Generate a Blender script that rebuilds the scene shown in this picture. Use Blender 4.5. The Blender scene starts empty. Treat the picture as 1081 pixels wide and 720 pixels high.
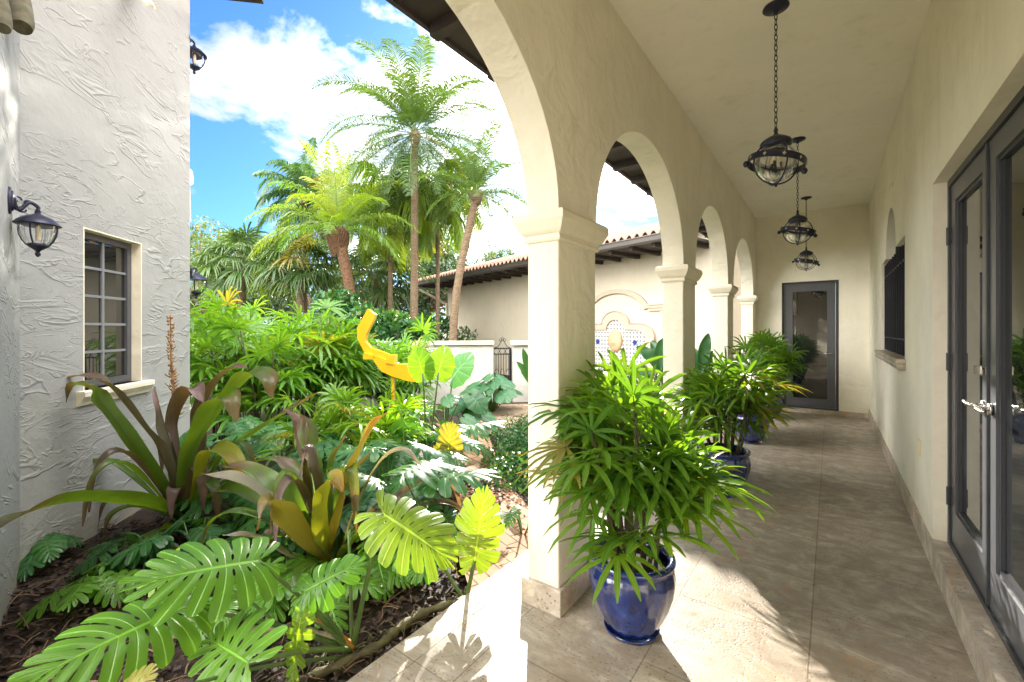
import bpy, bmesh, math, random
from mathutils import Vector, Matrix, noise
from mathutils.geometry import tessellate_polygon
SC = bpy.context.scene; COL = SC.collection
PI = math.pi
def V(*a): return Vector(a)
# ---------------------------------------------------------------- camera frame (photo 1081x720, eye 1.5 m, wide lens)
YAW = math.radians(36.07); FP = 462.0; EYE = 1.5; HY = 348.0
FW = V(-math.sin(YAW), math.cos(YAW), 0); RT = V(math.cos(YAW), math.sin(YAW), 0)
def P(x, y, d):
    p = (FW + RT*((x-540.5)/FP))*d; return V(p.x, p.y, EYE + (HY-y)/FP*d)
def G(x, y, z=0.0):
    return P(x, y, (EYE-z)*FP/(y-HY))
def B(x, d, z=-0.08):
    p = P(x, HY, d); return V(p.x, p.y, z)
SUN = V(-.546, .8395, .4394).normalized()
# ---------------------------------------------------------------- mesh builder
class MB:
    def __init__(s): s.v=[]; s.f=[]; s.uv=[]; s.t=[]; s.tint=0.5
    def vert(s, p, u=0.0, w=0.0):
        s.v.append(Vector(p)); s.uv.append((u, w)); s.t.append(s.tint); return len(s.v)-1
    def grid(s, rows, uvs=None, close=False):
        idx=[[s.vert(p, *(uvs[i][j] if uvs else (0,0))) for j,p in enumerate(r)] for i,r in enumerate(rows)]
        for i in range(len(idx)-1):
            n=len(idx[i])
            for j in range(n if close else n-1):
                k=(j+1)%n
                s.f.append((idx[i][j], idx[i][k], idx[i+1][k], idx[i+1][j]))
        return idx
    def box(s, a, b, M=None):
        x0,y0,z0=a; x1,y1,z1=b
        c=[V(x,y,z) for z in (z0,z1) for y in (y0,y1) for x in (x0,x1)]
        if M: c=[M@p for p in c]
        i=[s.vert(p) for p in c]
        for q in ((0,2,3,1),(4,5,7,6),(0,1,5,4),(2,6,7,3),(0,4,6,2),(1,3,7,5)): s.f.append(tuple(i[k] for k in q))
    def tube(s, pts, r, n=6, cap=True):
        pts=[Vector(p) for p in pts]; m=len(pts)
        rr=r if isinstance(r,(list,tuple)) else [r]*m
        rows=[]; ref=None
        for i,p in enumerate(pts):
            t=(pts[min(i+1,m-1)]-pts[max(i-1,0)])
            if t.length<1e-9: t=V(0,0,1)
            t.normalize()
            if ref is None: ref=V(0,0,1) if abs(t.z)<.9 else V(1,0,0)
            a=(ref-t*ref.dot(t)).normalized(); ref=a; b=t.cross(a)
            rows.append([p+(a*math.cos(2*PI*k/n)+b*math.sin(2*PI*k/n))*rr[i] for k in range(n)])
        idx=s.grid(rows, close=True)
        if cap: s.f.append(tuple(reversed(idx[0]))); s.f.append(tuple(idx[-1]))
    def lathe(s, prof, c=(0,0,0), n=32, fn=None):
        c=Vector(c); rows=[]
        for r,z in prof:
            row=[]
            for k in range(n):
                a=2*PI*k/n; q=r*(fn(a,z) if fn else 1)
                row.append(c+V(q*math.cos(a), q*math.sin(a), z))
            rows.append(row)
        return s.grid(rows, close=True)
    def rings(s, x0,x1,y0,y1, prof, M=None):
        rows=[]
        for o,z in prof:
            c=[V(x0-o,y0-o,z),V(x1+o,y0-o,z),V(x1+o,y1+o,z),V(x0-o,y1+o,z)]
            if M: c=[M@p for p in c]
            rows.append(c)
        idx=s.grid(rows, close=True)
        s.f.append(tuple(reversed(idx[0]))); s.f.append(tuple(idx[-1]))
    def plate(s, loops, th, M):
        """loops: list of 2-D loops (first outer); extruded from w=0 to w=th; M maps (a,b,w) to world"""
        flat=[p for l in loops for p in l]
        tris=tessellate_polygon([[V(p[0],p[1],0) for p in l] for l in loops])
        fr=[s.vert(M@V(p[0],p[1],0)) for p in flat]; bk=[s.vert(M@V(p[0],p[1],th)) for p in flat]
        for t in tris:
            a,b,c=t
            s.f.append((fr[a],fr[b],fr[c])); s.f.append((bk[c],bk[b],bk[a]))
        o=0
        for l in loops:
            n=len(l)
            f2=[s.vert(M@V(p[0],p[1],0)) for p in l]; b2=[s.vert(M@V(p[0],p[1],th)) for p in l]
            for k in range(n):
                q=(k+1)%n; s.f.append((f2[k],f2[q],b2[q],b2[k]))
            o+=n
    def build(s, name, mat, parent=None, smooth=False, local=False):
        me=bpy.data.meshes.new(name)
        off=V(0,0,0)
        if parent is not None and not local:
            q=parent
            while q is not None: off+=q.location; q=q.parent
        me.from_pydata([p-off for p in s.v], [], s.f); me.update()
        uvl=me.uv_layers.new(name='UVMap')
        for lp in me.loops: uvl.data[lp.index].uv=s.uv[lp.vertex_index]
        at=me.attributes.new('tint','FLOAT','POINT')
        at.data.foreach_set('value', s.t)
        bm=bmesh.new(); bm.from_mesh(me)
        if not smooth: bmesh.ops.recalc_face_normals(bm, faces=bm.faces)
        bm.to_mesh(me); bm.free()
        if smooth:
            for p in me.polygons: p.use_smooth=True
            if smooth=='auto':
                try: me.set_sharp_from_angle(angle=math.radians(35))
                except Exception: pass
        me.materials.append(mat)
        o=bpy.data.objects.new(name, me); COL.objects.link(o)
        if parent is not None: o.parent=parent
        return o
def tag(o, label=None, cat=None, group=None, kind=None):
    if label: o['label']=label
    if cat: o['category']=cat
    if group: o['group']=group
    if kind: o['kind']=kind
    return o
def thing(name, label, cat, loc=(0,0,0), group=None):
    o=bpy.data.objects.new(name,None); COL.objects.link(o); o.location=loc; o.empty_display_size=.1
    return tag(o,label,cat,group)
def copy_tree(o, parent=None):
    c=o.copy(); COL.objects.link(c)
    if parent is not None: c.parent=parent
    for ch in list(o.children): copy_tree(ch,c)
    return c
def frame(o, a, b, w):
    """matrix with columns a,b,w and origin o"""
    M=Matrix.Identity(4)
    for i,c in enumerate((a,b,w)):
        for r in range(3): M[r][i]=c[r]
    for r in range(3): M[r][3]=o[r]
    return M
# ---------------------------------------------------------------- materials
class NT:
    def __init__(s,name):
        s.m=bpy.data.materials.new(name); s.m.use_nodes=True; s.n=s.m.node_tree; s.n.nodes.clear()
        s.out=s.n.nodes.new('ShaderNodeOutputMaterial')
        s.b=s.n.nodes.new('ShaderNodeBsdfPrincipled'); s.link(s.b.outputs[0], s.out.inputs[0])
    def link(s,a,b): s.n.links.new(a,b)
    def node(s,t,**k):
        nd=s.n.nodes.new(t)
        for a,b in k.items(): setattr(nd,a,b)
        return nd
    def coord(s,scale=(1,1,1),rot=(0,0,0),kind='Object'):
        tc=s.node('ShaderNodeTexCoord'); mp=s.node('ShaderNodeMapping')
        mp.inputs['Scale'].default_value=scale; mp.inputs['Rotation'].default_value=rot
        s.link(tc.outputs[kind],mp.inputs[0]); return mp.outputs[0]
    def noise(s,vec,scale,detail=4,rough=.5,dist=0):
        nd=s.node('ShaderNodeTexNoise'); nd.inputs['Scale'].default_value=scale; nd.inputs['Detail'].default_value=detail
        nd.inputs['Roughness'].default_value=rough; nd.inputs['Distortion'].default_value=dist
        s.link(vec,nd.inputs['Vector']); return nd.outputs['Fac']
    def ramp(s,fac,stops):
        r=s.node('ShaderNodeValToRGB'); e=r.color_ramp.elements
        while len(e)<len(stops): e.new(.5)
        for i,(p,c) in enumerate(stops):
            e[i].position=p; e[i].color=(c,c,c,1) if isinstance(c,(int,float)) else (*c,1)
        s.link(fac,r.inputs[0]); return r.outputs[0]
    def mix(s,fac,a,b,mode='MIX'):
        m=s.node('ShaderNodeMix',data_type='RGBA',blend_type=mode)
        for sock,val in ((m.inputs[0],fac),(m.inputs[6],a),(m.inputs[7],b)):
            if hasattr(val,'is_linked') or hasattr(val,'links'): s.link(val,sock)
            elif isinstance(val,(int,float)): sock.default_value=val
            else: sock.default_value=(*val,1)
        return m.outputs[2]
    def math(s,op,a,b=0.0,c=None):
        m=s.node('ShaderNodeMath',operation=op)
        for i,val in enumerate((a,b,c)):
            if val is None: continue
            if isinstance(val,(int,float)): m.inputs[i].default_value=val
            else: s.link(val,m.inputs[i])
        return m.outputs[0]
    def bump(s,h,strength=.5,dist=.01,prev=None):
        b=s.node('ShaderNodeBump'); b.inputs['Strength'].default_value=strength; b.inputs['Distance'].default_value=dist
        s.link(h,b.inputs['Height'])
        if prev: s.link(prev,b.inputs['Normal'])
        s.link(b.outputs[0],s.b.inputs['Normal']); return b.outputs[0]
    def set(s,color=None,rough=.5,metal=0,spec=.5,trans=None,**k):
        if color is not None:
            if isinstance(color,tuple): s.b.inputs['Base Color'].default_value=(*color,1)
            else: s.link(color,s.b.inputs['Base Color'])
        if isinstance(rough,(int,float)): s.b.inputs['Roughness'].default_value=rough
        else: s.link(rough,s.b.inputs['Roughness'])
        s.b.inputs['Metallic'].default_value=metal; s.b.inputs['Specular IOR Level'].default_value=spec
        return s.m
def stucco(name,c,var=.06,bump=.35):
    t=NT(name); co=t.coord()
    n1=t.noise(co,1.3,5,.6); n2=t.noise(co,26,6,.65); n3=t.noise(co,4.5,3,.5,.6)
    d=tuple(x*(1-var*2.2) for x in c)
    col=t.mix(t.ramp(n1,[(.35,0),(.7,1)]),d,c)
    col=t.mix(t.ramp(n2,[(.62,0),(.8,.25)]),col,tuple(x*.75 for x in c))
    col=t.mix(t.ramp(t.noise(t.coord((1,1,.22)),7,5,.6),[(.57,0),(.76,.38)]),col,tuple(x*f for x,f in zip(c,(.72,.68,.60))))
    sz=t.node('ShaderNodeSeparateXYZ'); t.link(t.node('ShaderNodeNewGeometry').outputs['Position'],sz.inputs[0])
    col=t.mix(t.ramp(t.math('ADD',sz.outputs[2],t.math('MULTIPLY',n3,.5)),[(.30,.35),(.62,0)]),col,tuple(x*f for x,f in zip(c,(.62,.56,.46))))
    # damp dirt low on the walls
    b=t.bump(n2,bump,.004); b=t.bump(n3,min(1,bump*1.3),.035,b); t.bump(t.noise(t.coord((1,1,1.4)),2.6,4,.55,.6),bump*.5,.04,b)
    return t.set(col,.85,spec=.25)
def trowel():
    t=NT('trowelled_stucco')
    co=t.coord((1,1,1),(0.0,0,0))
    mp=t.node('ShaderNodeMapping'); mp.inputs['Rotation'].default_value=(0,math.radians(0),math.radians(45))
    t.link(co,mp.inputs[0])
    mp2=t.node('ShaderNodeMapping'); mp2.inputs['Rotation'].default_value=(math.radians(-38),0,0)
    t.link(mp.outputs[0],mp2.inputs[0])
    mp3=t.node('ShaderNodeMapping'); mp3.inputs['Scale'].default_value=(1,1.3,3.6); t.link(mp2.outputs[0],mp3.inputs[0])
    a=t.noise(mp3.outputs[0],1.5,3,.55,1.0)
    ridge=t.ramp(a,[(.0,0),(.50,.15),(.545,1),(.565,.2),(1,.5)])
    a2=t.noise(mp3.outputs[0],3.1,2,.5,1.6)
    ridge2=t.ramp(a2,[(.0,.3),(.47,.25),(.515,.9),(.535,.1),(1,.3)])
    msk=t.ramp(t.noise(co,2.3,2),[(.42,0),(.56,1)])
    h=t.mix(msk,ridge,t.mix(t.ramp(t.noise(co,1.1,1),[(.45,0),(.55,1)]),ridge2,(.3,.3,.3)))
    n2=t.noise(co,30,5,.6)
    b=t.bump(n2,.25,.004); b=t.bump(t.noise(co,4,4,.6),.5,.03,b); t.bump(h,.42,.026,b)
    n1=t.noise(co,1.1,5,.6)
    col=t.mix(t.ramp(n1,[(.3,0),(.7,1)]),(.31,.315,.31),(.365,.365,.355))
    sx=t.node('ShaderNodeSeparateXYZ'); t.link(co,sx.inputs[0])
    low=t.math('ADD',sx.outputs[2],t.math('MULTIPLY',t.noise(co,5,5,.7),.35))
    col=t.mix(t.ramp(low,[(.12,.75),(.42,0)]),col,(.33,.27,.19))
    return t.set(col,.8,spec=.3)
def travertine(name,tile=True,dark=1.0):
    t=NT(name); co=t.coord()
    st=t.coord((1.0,1.9,1),(0,0,math.radians(35)))
    n1=t.noise(st,1.5,8,.66,.9); n2=t.noise(co,9,6,.7,.4); n3=t.noise(co,75,3,.6)
    def k(c): return tuple(x*dark for x in c)
    col=t.ramp(n1,[(.30,k((.15,.115,.085))),(.42,k((.34,.29,.225))),(.50,k((.50,.445,.365))),(.58,k((.30,.265,.22))),(.70,k((.62,.57,.48)))])
    big=t.noise(t.coord((1,1.7,1),(0,0,math.radians(35))),.75,5,.62,1.3)
    col=t.mix(t.ramp(big,[(.42,.0),(.53,.6),(.62,.1)]),col,k((.22,.175,.13)))
    col=t.mix(t.ramp(n2,[(.40,.0),(.62,.75)]),col,k((.25,.20,.15)))
    col=t.mix(t.ramp(t.noise(st,4.2,6,.7,1.2),[(.52,0),(.66,.45)]),col,k((.30,.29,.27)))
    rust=t.noise(co,3.1,4,.6)
    col=t.mix(t.ramp(rust,[(.60,0),(.74,.55)]),col,k((.42,.235,.10)))
    vor=t.node('ShaderNodeTexVoronoi'); vor.inputs['Scale'].default_value=42; t.link(t.coord((1,2,1),(0,0,.4)),vor.inputs['Vector'])
    pit=t.math('MULTIPLY',t.ramp(vor.outputs['Distance'],[(.14,1),(.30,0)]),t.ramp(t.noise(co,3.4,4,.7),[(.42,0),(.55,1)]))
    col=t.mix(t.math('MULTIPLY',pit,.9),col,k((.11,.08,.055)))
    rough=t.ramp(n2,[(.3,.28),(.7,.55)])
    if tile:
        br=t.node('ShaderNodeTexBrick'); br.offset=.5; br.inputs['Scale'].default_value=1
        br.inputs['Brick Width'].default_value=.61; br.inputs['Row Height'].default_value=.61; br.inputs['Mortar Size'].default_value=.0035
        br.inputs['Color1'].default_value=(.90,.90,.90,1); br.inputs['Color2'].default_value=(1.08,1.07,1.06,1); br.inputs['Mortar'].default_value=(.62,.58,.52,1)
        mp=t.node('ShaderNodeMapping'); mp.inputs['Rotation'].default_value=(0,0,math.radians(90)); mp.inputs['Location'].default_value=(.12,.08,0)
        t.link(co,mp.inputs[0]); t.link(mp.outputs[0],br.inputs[0])
        col=t.mix(1.0,col,br.outputs[0],'MULTIPLY')
        b=t.bump(t.math('SUBTRACT',1,br.outputs['Fac']),.5,.003)
    else: b=None
    hh=t.math('SUBTRACT',n3,t.math('MULTIPLY',pit,2.5))
    t.bump(hh,.35,.003,b)
    return t.set(col,rough,spec=.4)
def leafmat(name,c1,c2,tr=.35,rough=.32,spec=.5,vein=True,tipc=None,bright=2.2):
    t=NT(name)
    at=t.node('ShaderNodeAttribute'); at.attribute_name='tint'
    col=t.mix(at.outputs['Fac'],c1,c2)
    co=t.coord(); n=t.noise(co,9,4,.6)
    col=t.mix(t.ramp(n,[(.35,.0),(.75,.35)]),col,tuple(x*.62 for x in c1))
    col=t.mix(t.ramp(at.outputs['Fac'],[(.955,0),(.97,.8)]),col,(.22,.17,.04))
    col=t.mix(t.ramp(t.noise(co,23,3,.6),[(.70,0),(.76,.6)]),col,(.20,.13,.04))
    uv=t.node('ShaderNodeUVMap'); sx=t.node('ShaderNodeSeparateXYZ'); t.link(uv.outputs[0],sx.inputs[0])
    if vein:
        fr=t.math('FRACT',sx.outputs[1]); d=t.math('ABSOLUTE',t.math('SUBTRACT',fr,.5))
        vn=t.ramp(d,[(.0,.45),(.05,.0)])
        mid=t.ramp(sx.outputs[0],[(.012,.7),(.04,0)])
        vm=t.math('MAXIMUM',vn,mid)
        col=t.mix(vm,col,tuple(min(1,x*2.0+.03) for x in c2))
        t.bump(t.math('SUBTRACT',t.math('MULTIPLY',d,.8),vm),.45,.012)
    if tipc:
        e=t.math('ADD',sx.outputs[0],t.math('MULTIPLY',t.math('SUBTRACT',n,.5),.7))
        col=t.mix(t.ramp(e,[(.60,0),(.95,.85)]),col,tipc)
        st=t.math('FRACT',t.math('MULTIPLY',sx.outputs[1],16)); sa=t.math('ABSOLUTE',t.math('SUBTRACT',st,.5)); t.bump(sa,.5,.008); col=t.mix(t.ramp(sa,[(.0,.35),(.3,0)]),col,tuple(x*.7 for x in c1)); col=t.mix(t.ramp(t.noise(t.coord(),55,4,.7),[(.62,0),(.70,.5)]),col,(.11,.07,.03))
    t.set(col,rough,spec=spec)
    tb=t.node('ShaderNodeBsdfTranslucent')
    tc=t.mix(1.0,col,(bright*1.15,bright,bright*.25),'MULTIPLY'); t.link(tc,tb.inputs[0])
    ms=t.node('ShaderNodeMixShader'); ms.inputs[0].default_value=tr
    t.link(t.b.outputs[0],ms.inputs[1]); t.link(tb.outputs[0],ms.inputs[2]); t.link(ms.outputs[0],t.out.inputs[0])
    return t.m
def plain(name,c,rough=.5,metal=0,spec=.5,nz=0,nscale=12,c2=None,bmp=0):
    t=NT(name); co=t.coord()
    if nz or c2:
        n=t.noise(co,nscale,5,.6)
        col=t.mix(t.ramp(n,[(.35,0),(.68,1)]),c2 or tuple(x*(1-nz) for x in c),c)
        if bmp: t.bump(n,bmp,.01)
    else: col=c
    return t.set(col,rough,metal,spec)
def bark(name,c,c2,scale=(3,3,14)):
    t=NT(name); co=t.coord(scale); n=t.noise(co,3,5,.6,.5)
    t.bump(n,.8,.02); return t.set(t.mix(t.ramp(n,[(.35,0),(.65,1)]),c,c2),.9,spec=.15)
M={}
M['cream']=stucco('cream_stucco',(.86,.81,.68),.06,.5)
M['ceiling']=stucco('ceiling_plaster',(.88,.84,.74),.03,.3)
M['cast']=stucco('cast_stone',(.86,.79,.64),.05,.3)
M['white']=trowel()
M['garden']=stucco('garden_wall_stucco',(.50,.495,.47),.08,.4)
M['farwall']=stucco('far_building_stucco',(.62,.56,.45),.04,.2)
M['trav']=travertine('travertine_paving',True,1.05); M['travb']=travertine('travertine_trim',False,1.35)
M['bronze']=plain('dark_bronze_paint',(.045,.047,.055),.38,.0,.5,nz=.2)
M['frame']=plain('bronze_frame_paint',(.085,.088,.10),.32,0,.5,nz=.1)
M['iron']=plain('wrought_iron',(.022,.022,.032),.45,.4,.5,nz=.3,nscale=30)
M['lampiron']=plain('blue_black_lamp_metal',(.035,.037,.07),.4,.5,.5,nz=.35,nscale=25)
M['chrome']=plain('satin_nickel',(.62,.60,.56),.25,1)
M['soffit']=plain('dark_stained_wood',(.055,.04,.035),.7,c2=(.03,.022,.02),nscale=6)
M['clay']=plain('clay_roof_tile',(.32,.17,.12),.85,c2=(.20,.11,.085),nscale=5,bmp=.2)
M['moss']=plain('mossy_clay',(.13,.115,.075),.95,c2=(.06,.055,.03),nscale=14,bmp=.6)
M['peach']=plain('peach_cast_stone',(.52,.41,.32),.8,c2=(.46,.37,.29),nscale=5,bmp=.1)
M['yellow']=plain('yellow_sculpture_paint',(.80,.44,.012),.38,nz=.08,nscale=5)
M['soil']=plain('potting_soil',(.035,.022,.014),.95,c2=(.015,.01,.008),nscale=40,bmp=.8)
M['mulchchip']=plain('bark_mulch_chips',(.075,.042,.026),.75,c2=(.022,.013,.010),nscale=20,bmp=.5)
M['twig']=plain('dry_twigs',(.22,.14,.085),.9,c2=(.12,.07,.04),nscale=20)
M['plate']=plain('ivory_plastic',(.72,.64,.42),.4)
M['concrete']=plain('weathered_concrete',(.5,.47,.41),.9,nz=.25,nscale=4,bmp=.2)
M['bulb']=plain('frosted_bulb',(.85,.72,.55),.35)
def darkglass(name,c=(.012,.014,.016),rough=.015,spec=.9):
    t=NT(name); co=t.coord(); n=t.noise(co,2.5,2); t.bump(n,.04,.01); return t.set(c,rough,spec=spec)
M['pane']=darkglass('window_glass')
M['paneh']=darkglass('old_window_glass',(.02,.02,.018))
t=NT('lamp_glass'); t.set((.93,.95,.96),.04); t.b.inputs['Transmission Weight'].default_value=1; t.b.inputs['IOR'].default_value=1.25
t.bump(t.noise(t.coord((1,1,.3)),22,2),.25,.01)
t.b.inputs['Alpha'].default_value=.55; M['glass']=t.m
t=NT('blue_glazed_ceramic'); co=t.coord((1,1,.35)); n=t.noise(co,14,5,.65,.5)
n2=t.noise(t.coord(),40,4,.7)
col=t.ramp(n,[(.3,(.003,.006,.035)),(.5,(.006,.018,.12)),(.66,(.015,.045,.21)),(.8,(.08,.12,.24))])
col=t.mix(t.ramp(n2,[(.64,0),(.74,.6)]),col,(.13,.12,.12))
M['glaze']=t.set(col,.12,spec=.7); t.bump(n,.2,.01); t.b.inputs['Coat Weight'].default_value=.6
t=NT('brick_paving'); co=t.coord((1,1,1),(0,0,math.radians(20))); 
nz=t.noise(co,1.2,2)
br=t.node('ShaderNodeTexBrick'); br.inputs['Scale'].default_value=1; br.inputs['Brick Width'].default_value=.20; br.inputs['Row Height'].default_value=.10; br.inputs['Mortar Size'].default_value=.006
br.inputs['Color1'].default_value=(.42,.20,.115,1); br.inputs['Color2'].default_value=(.30,.17,.11,1); br.inputs['Mortar'].default_value=(.05,.045,.02,1)
t.link(co,br.inputs[0]); c=t.mix(t.ramp(t.noise(co,6,5,.7),[(.4,0),(.7,.6)]),br.outputs[0],(.40,.29,.19))
t.bump(t.math('SUBTRACT',1,br.outputs['Fac']),.8,.012); M['brick']=t.set(c,.85,spec=.25)
t=NT('garden_soil'); co=t.coord(); n=t.noise(co,8,8,.7); n2=t.noise(co,.35,4)
c=t.mix(t.ramp(n,[(.35,0),(.7,1)]),(.02,.012,.009),(.085,.05,.032)); c=t.mix(t.ramp(n2,[(.45,0),(.6,.6)]),c,(.05,.06,.025))
t.bump(n,1,.05); M['ground']=t.set(c,.9,spec=.2)
t=NT('mulch'); co=t.coord(); n=t.noise(co,30,6,.7,.8); n2=t.noise(co,120,3,.6)
c=t.ramp(n,[(.3,(.010,.006,.005)),(.55,(.035,.02,.014)),(.72,(.10,.058,.038))]); t.bump(n,1,.03); M['mulch']=t.set(c,.7,spec=.35)
# patterned fountain tiles (Talavera-like generic lattice)
t=NT('patterned_tiles'); tc=t.node('ShaderNodeUVMap'); sx=t.node('ShaderNodeSeparateXYZ'); t.link(tc.outputs[0],sx.inputs[0])
fx=t.math('ABSOLUTE',t.math('SUBTRACT',t.math('FRACT',t.math('MULTIPLY',sx.outputs[0],9.5)),.5))
fz=t.math('ABSOLUTE',t.math('SUBTRACT',t.math('FRACT',t.math('MULTIPLY',sx.outputs[1],9.5)),.5))
dm=t.math('ADD',fx,fz); mx=t.math('MAXIMUM',fx,fz)
dia=t.math('MULTIPLY',t.math('GREATER_THAN',dm,.15),t.math('LESS_THAN',dm,.36)); cross=t.math('GREATER_THAN',dm,.80)
a=t.math('MAXIMUM',dia,cross)
c=t.mix(a,(.60,.60,.55),(.05,.075,.14)); grout=t.math('GREATER_THAN',mx,.475); c=t.mix(grout,c,(.42,.40,.36))
gold=t.math('LESS_THAN',dm,.10); c=t.mix(gold,c,(.30,.25,.12))
M['tiles']=t.set(c,.2,spec=.6)
M['cobalt']=plain('cobalt_tile',(.03,.05,.22),.2)
# foliage
M['rhapis']=leafmat('rhapis_leaf',(.055,.15,.022),(.15,.29,.03),.45,.36)
M['rhapisfar']=leafmat('shrub_palm_leaf',(.065,.18,.025),(.14,.28,.035),.42,.36)
M['lime']=leafmat('lime_leaf',(.09,.22,.022),(.17,.32,.03),.40,.38)
M['monst']=leafmat('monstera_leaf',(.065,.19,.014),(.12,.27,.02),.38,.36,bright=2.0)
M['philo']=leafmat('philodendron_leaf',(.030,.115,.030),(.06,.175,.04),.32,.33,.5)
M['yell']=leafmat('backlit_yellow_leaf',(.12,.25,.02),(.20,.31,.025),.40,.36,bright=1.8)  # lit copy of the monstera leaf, backlight put into a yellower base colour
M['aloc']=leafmat('elephant_ear_leaf',(.035,.12,.05),(.05,.16,.07),.3,.38)
M['crin']=leafmat('crinum_leaf',(.075,.155,.022),(.125,.20,.028),.36,.27,.6,vein=False,tipc=(.16,.075,.07))
M['crinp']=leafmat('purple_crinum_leaf',(.085,.075,.045),(.13,.085,.075),.25,.27,.6,vein=False,tipc=(.22,.13,.14))
M['crino']=leafmat('yellowing_crinum_leaf',(.13,.17,.02),(.20,.20,.025),.35,.35,.4,vein=False,tipc=(.34,.14,.035))
M['crinw']=leafmat('pale_bleached_leaf',(.22,.22,.15),(.30,.26,.2),.25,.4,.5,vein=False,tipc=(.28,.22,.18))
M['palm']=leafmat('feather_palm_leaf',(.035,.08,.022),(.07,.13,.03),.32,.38,vein=False,bright=1.7)
M['palmy']=leafmat('yellow_green_palm_leaf',(.075,.17,.022),(.19,.26,.028),.40,.4,vein=False,bright=1.7)
M['palmd']=leafmat('dark_palm_leaf',(.025,.07,.035),(.05,.11,.05),.3,.4,vein=False)
M['tree']=leafmat('tree_leaf',(.045,.085,.03),(.10,.14,.05),.3,.5,vein=False,bright=1.6)
M['treed']=leafmat('dark_tree_leaf',(.02,.05,.02),(.045,.09,.03),.25,.5,vein=False,bright=1.6)
M['gcov']=leafmat('ground_cover_leaf',(.02,.085,.03),(.05,.15,.04),.3,.35,vein=False)
M['stem']=plain('green_stem',(.10,.17,.035),.5,c2=(.06,.11,.025),nscale=8)
M['cane']=plain('palm_cane',(.10,.085,.04),.8,c2=(.05,.04,.022),nscale=25,bmp=.4)
M['rhiz']=plain('leathery_rhizome',(.13,.12,.045),.75,c2=(.07,.055,.03),nscale=16,bmp=.8)
M['orange']=plain('orange_dying_sheath',(.55,.20,.025),.6,c2=(.30,.16,.03),nscale=9)
M['bark']=bark('palm_bark',(.10,.07,.045),(.21,.155,.105))
M['barkred']=bark('fibrous_red_brown_bark',(.055,.032,.02),(.15,.085,.05),(6,6,6))
M['rust']=plain('dry_brown_seed_stalk',(.24,.12,.05),.9,c2=(.36,.22,.10),nscale=40)
# ---------------------------------------------------------------- plants
def rnd(r,a,b): return a+(b-a)*r.random()
def orth(a,n):
    a=a.normalized(); n=n-a*n.dot(a)
    if n.length<1e-5: n=V(1,0,0)-a*a.x
    n.normalize(); return a,n,a.cross(n)
def fan_leaf(mb,c,axis,nrm,nseg,L,r,w=.026,spread=105,droop=.35):
    """palmate leaf: pleated strap segments radiating from c"""
    a,n,s=orth(axis,nrm)
    mb.tint=rnd(r,0,1)
    for i in range(nseg):
        q=(i/(nseg-1)-.5)*2; th=math.radians(q*spread+rnd(r,-5,5))
        d=(a*math.cos(th)+s*math.sin(th)); l=L*(1-.22*abs(q))*rnd(r,.85,1.08); sd=n.cross(d)
        d=(d+n*rnd(r,-.06,.14)).normalized(); dr=droop*rnd(r,.6,1.5)
        rows=[];uvs=[]
        for k,tt in enumerate((.04,.3,.6,.85,1.0)):
            p=c+d*(l*tt)+V(0,0,-1)*(dr*l*tt*tt*tt*.9)
            ww=w*(.35,.9,1,.75,.18)[k]*.5
            rows.append([p-sd*ww+n*ww*.45,p,p+sd*ww+n*ww*.45]); uvs.append([(tt*.5+.1,i+.02),(tt*.5+.1,i+.5),(tt*.5+.1,i+.98)])
        mb.grid(rows,uvs)
def rhapis(fo,ca,root,H,n,r,R=.14,lv=6,L=.28,pet=.26,lean=.35,w=.026,nseg=(7,11),drp=.35):
    for i in range(n):
        az=rnd(r,0,2*PI); q=math.sqrt(r.random())
        b=root+V(math.cos(az),math.sin(az),0)*R*q
        h=H*rnd(r,.35,.95)
        top=b+V(math.cos(az)*lean*q*h,math.sin(az)*lean*q*h,h)
        mid=(b+top)*.5+V(rnd(r,-.03,.03),rnd(r,-.03,.03),0)
        ca.tube([b,mid,top],[.011,.010,.008],5)
        for k in range(lv):
            t=rnd(r,.5,1.0); p=b.lerp(top,t) if t<.95 else top
            a2=az+rnd(r,-1.9,1.9); el=rnd(r,.05,1.25) if k else 1.3
            pd=V(math.cos(a2)*math.cos(el),math.sin(a2)*math.cos(el),math.sin(el)); pl=pet*rnd(r,.6,1.2)
            c=p+pd*pl
            ca.tube([p,p+pd*pl*.5+V(0,0,.01),c],[.0035,.003,.003],4,False)
            ax=(pd+V(0,0,-.35)).normalized()
            fan_leaf(fo,c,ax,V(0,0,1)+V(rnd(r,-.3,.3),rnd(r,-.3,.3),0)-pd*.1,r.randint(*nseg),L*rnd(r,.8,1.15),r,w,105,drp)
    return
LOBE=[(0,1,),(.10,1),(.15,.80),(.24,.80),(.29,1),(.36,1),(.46,.86),(.62,.80),(.80,.74),(.92,.55),(1.0,.16)]
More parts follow.
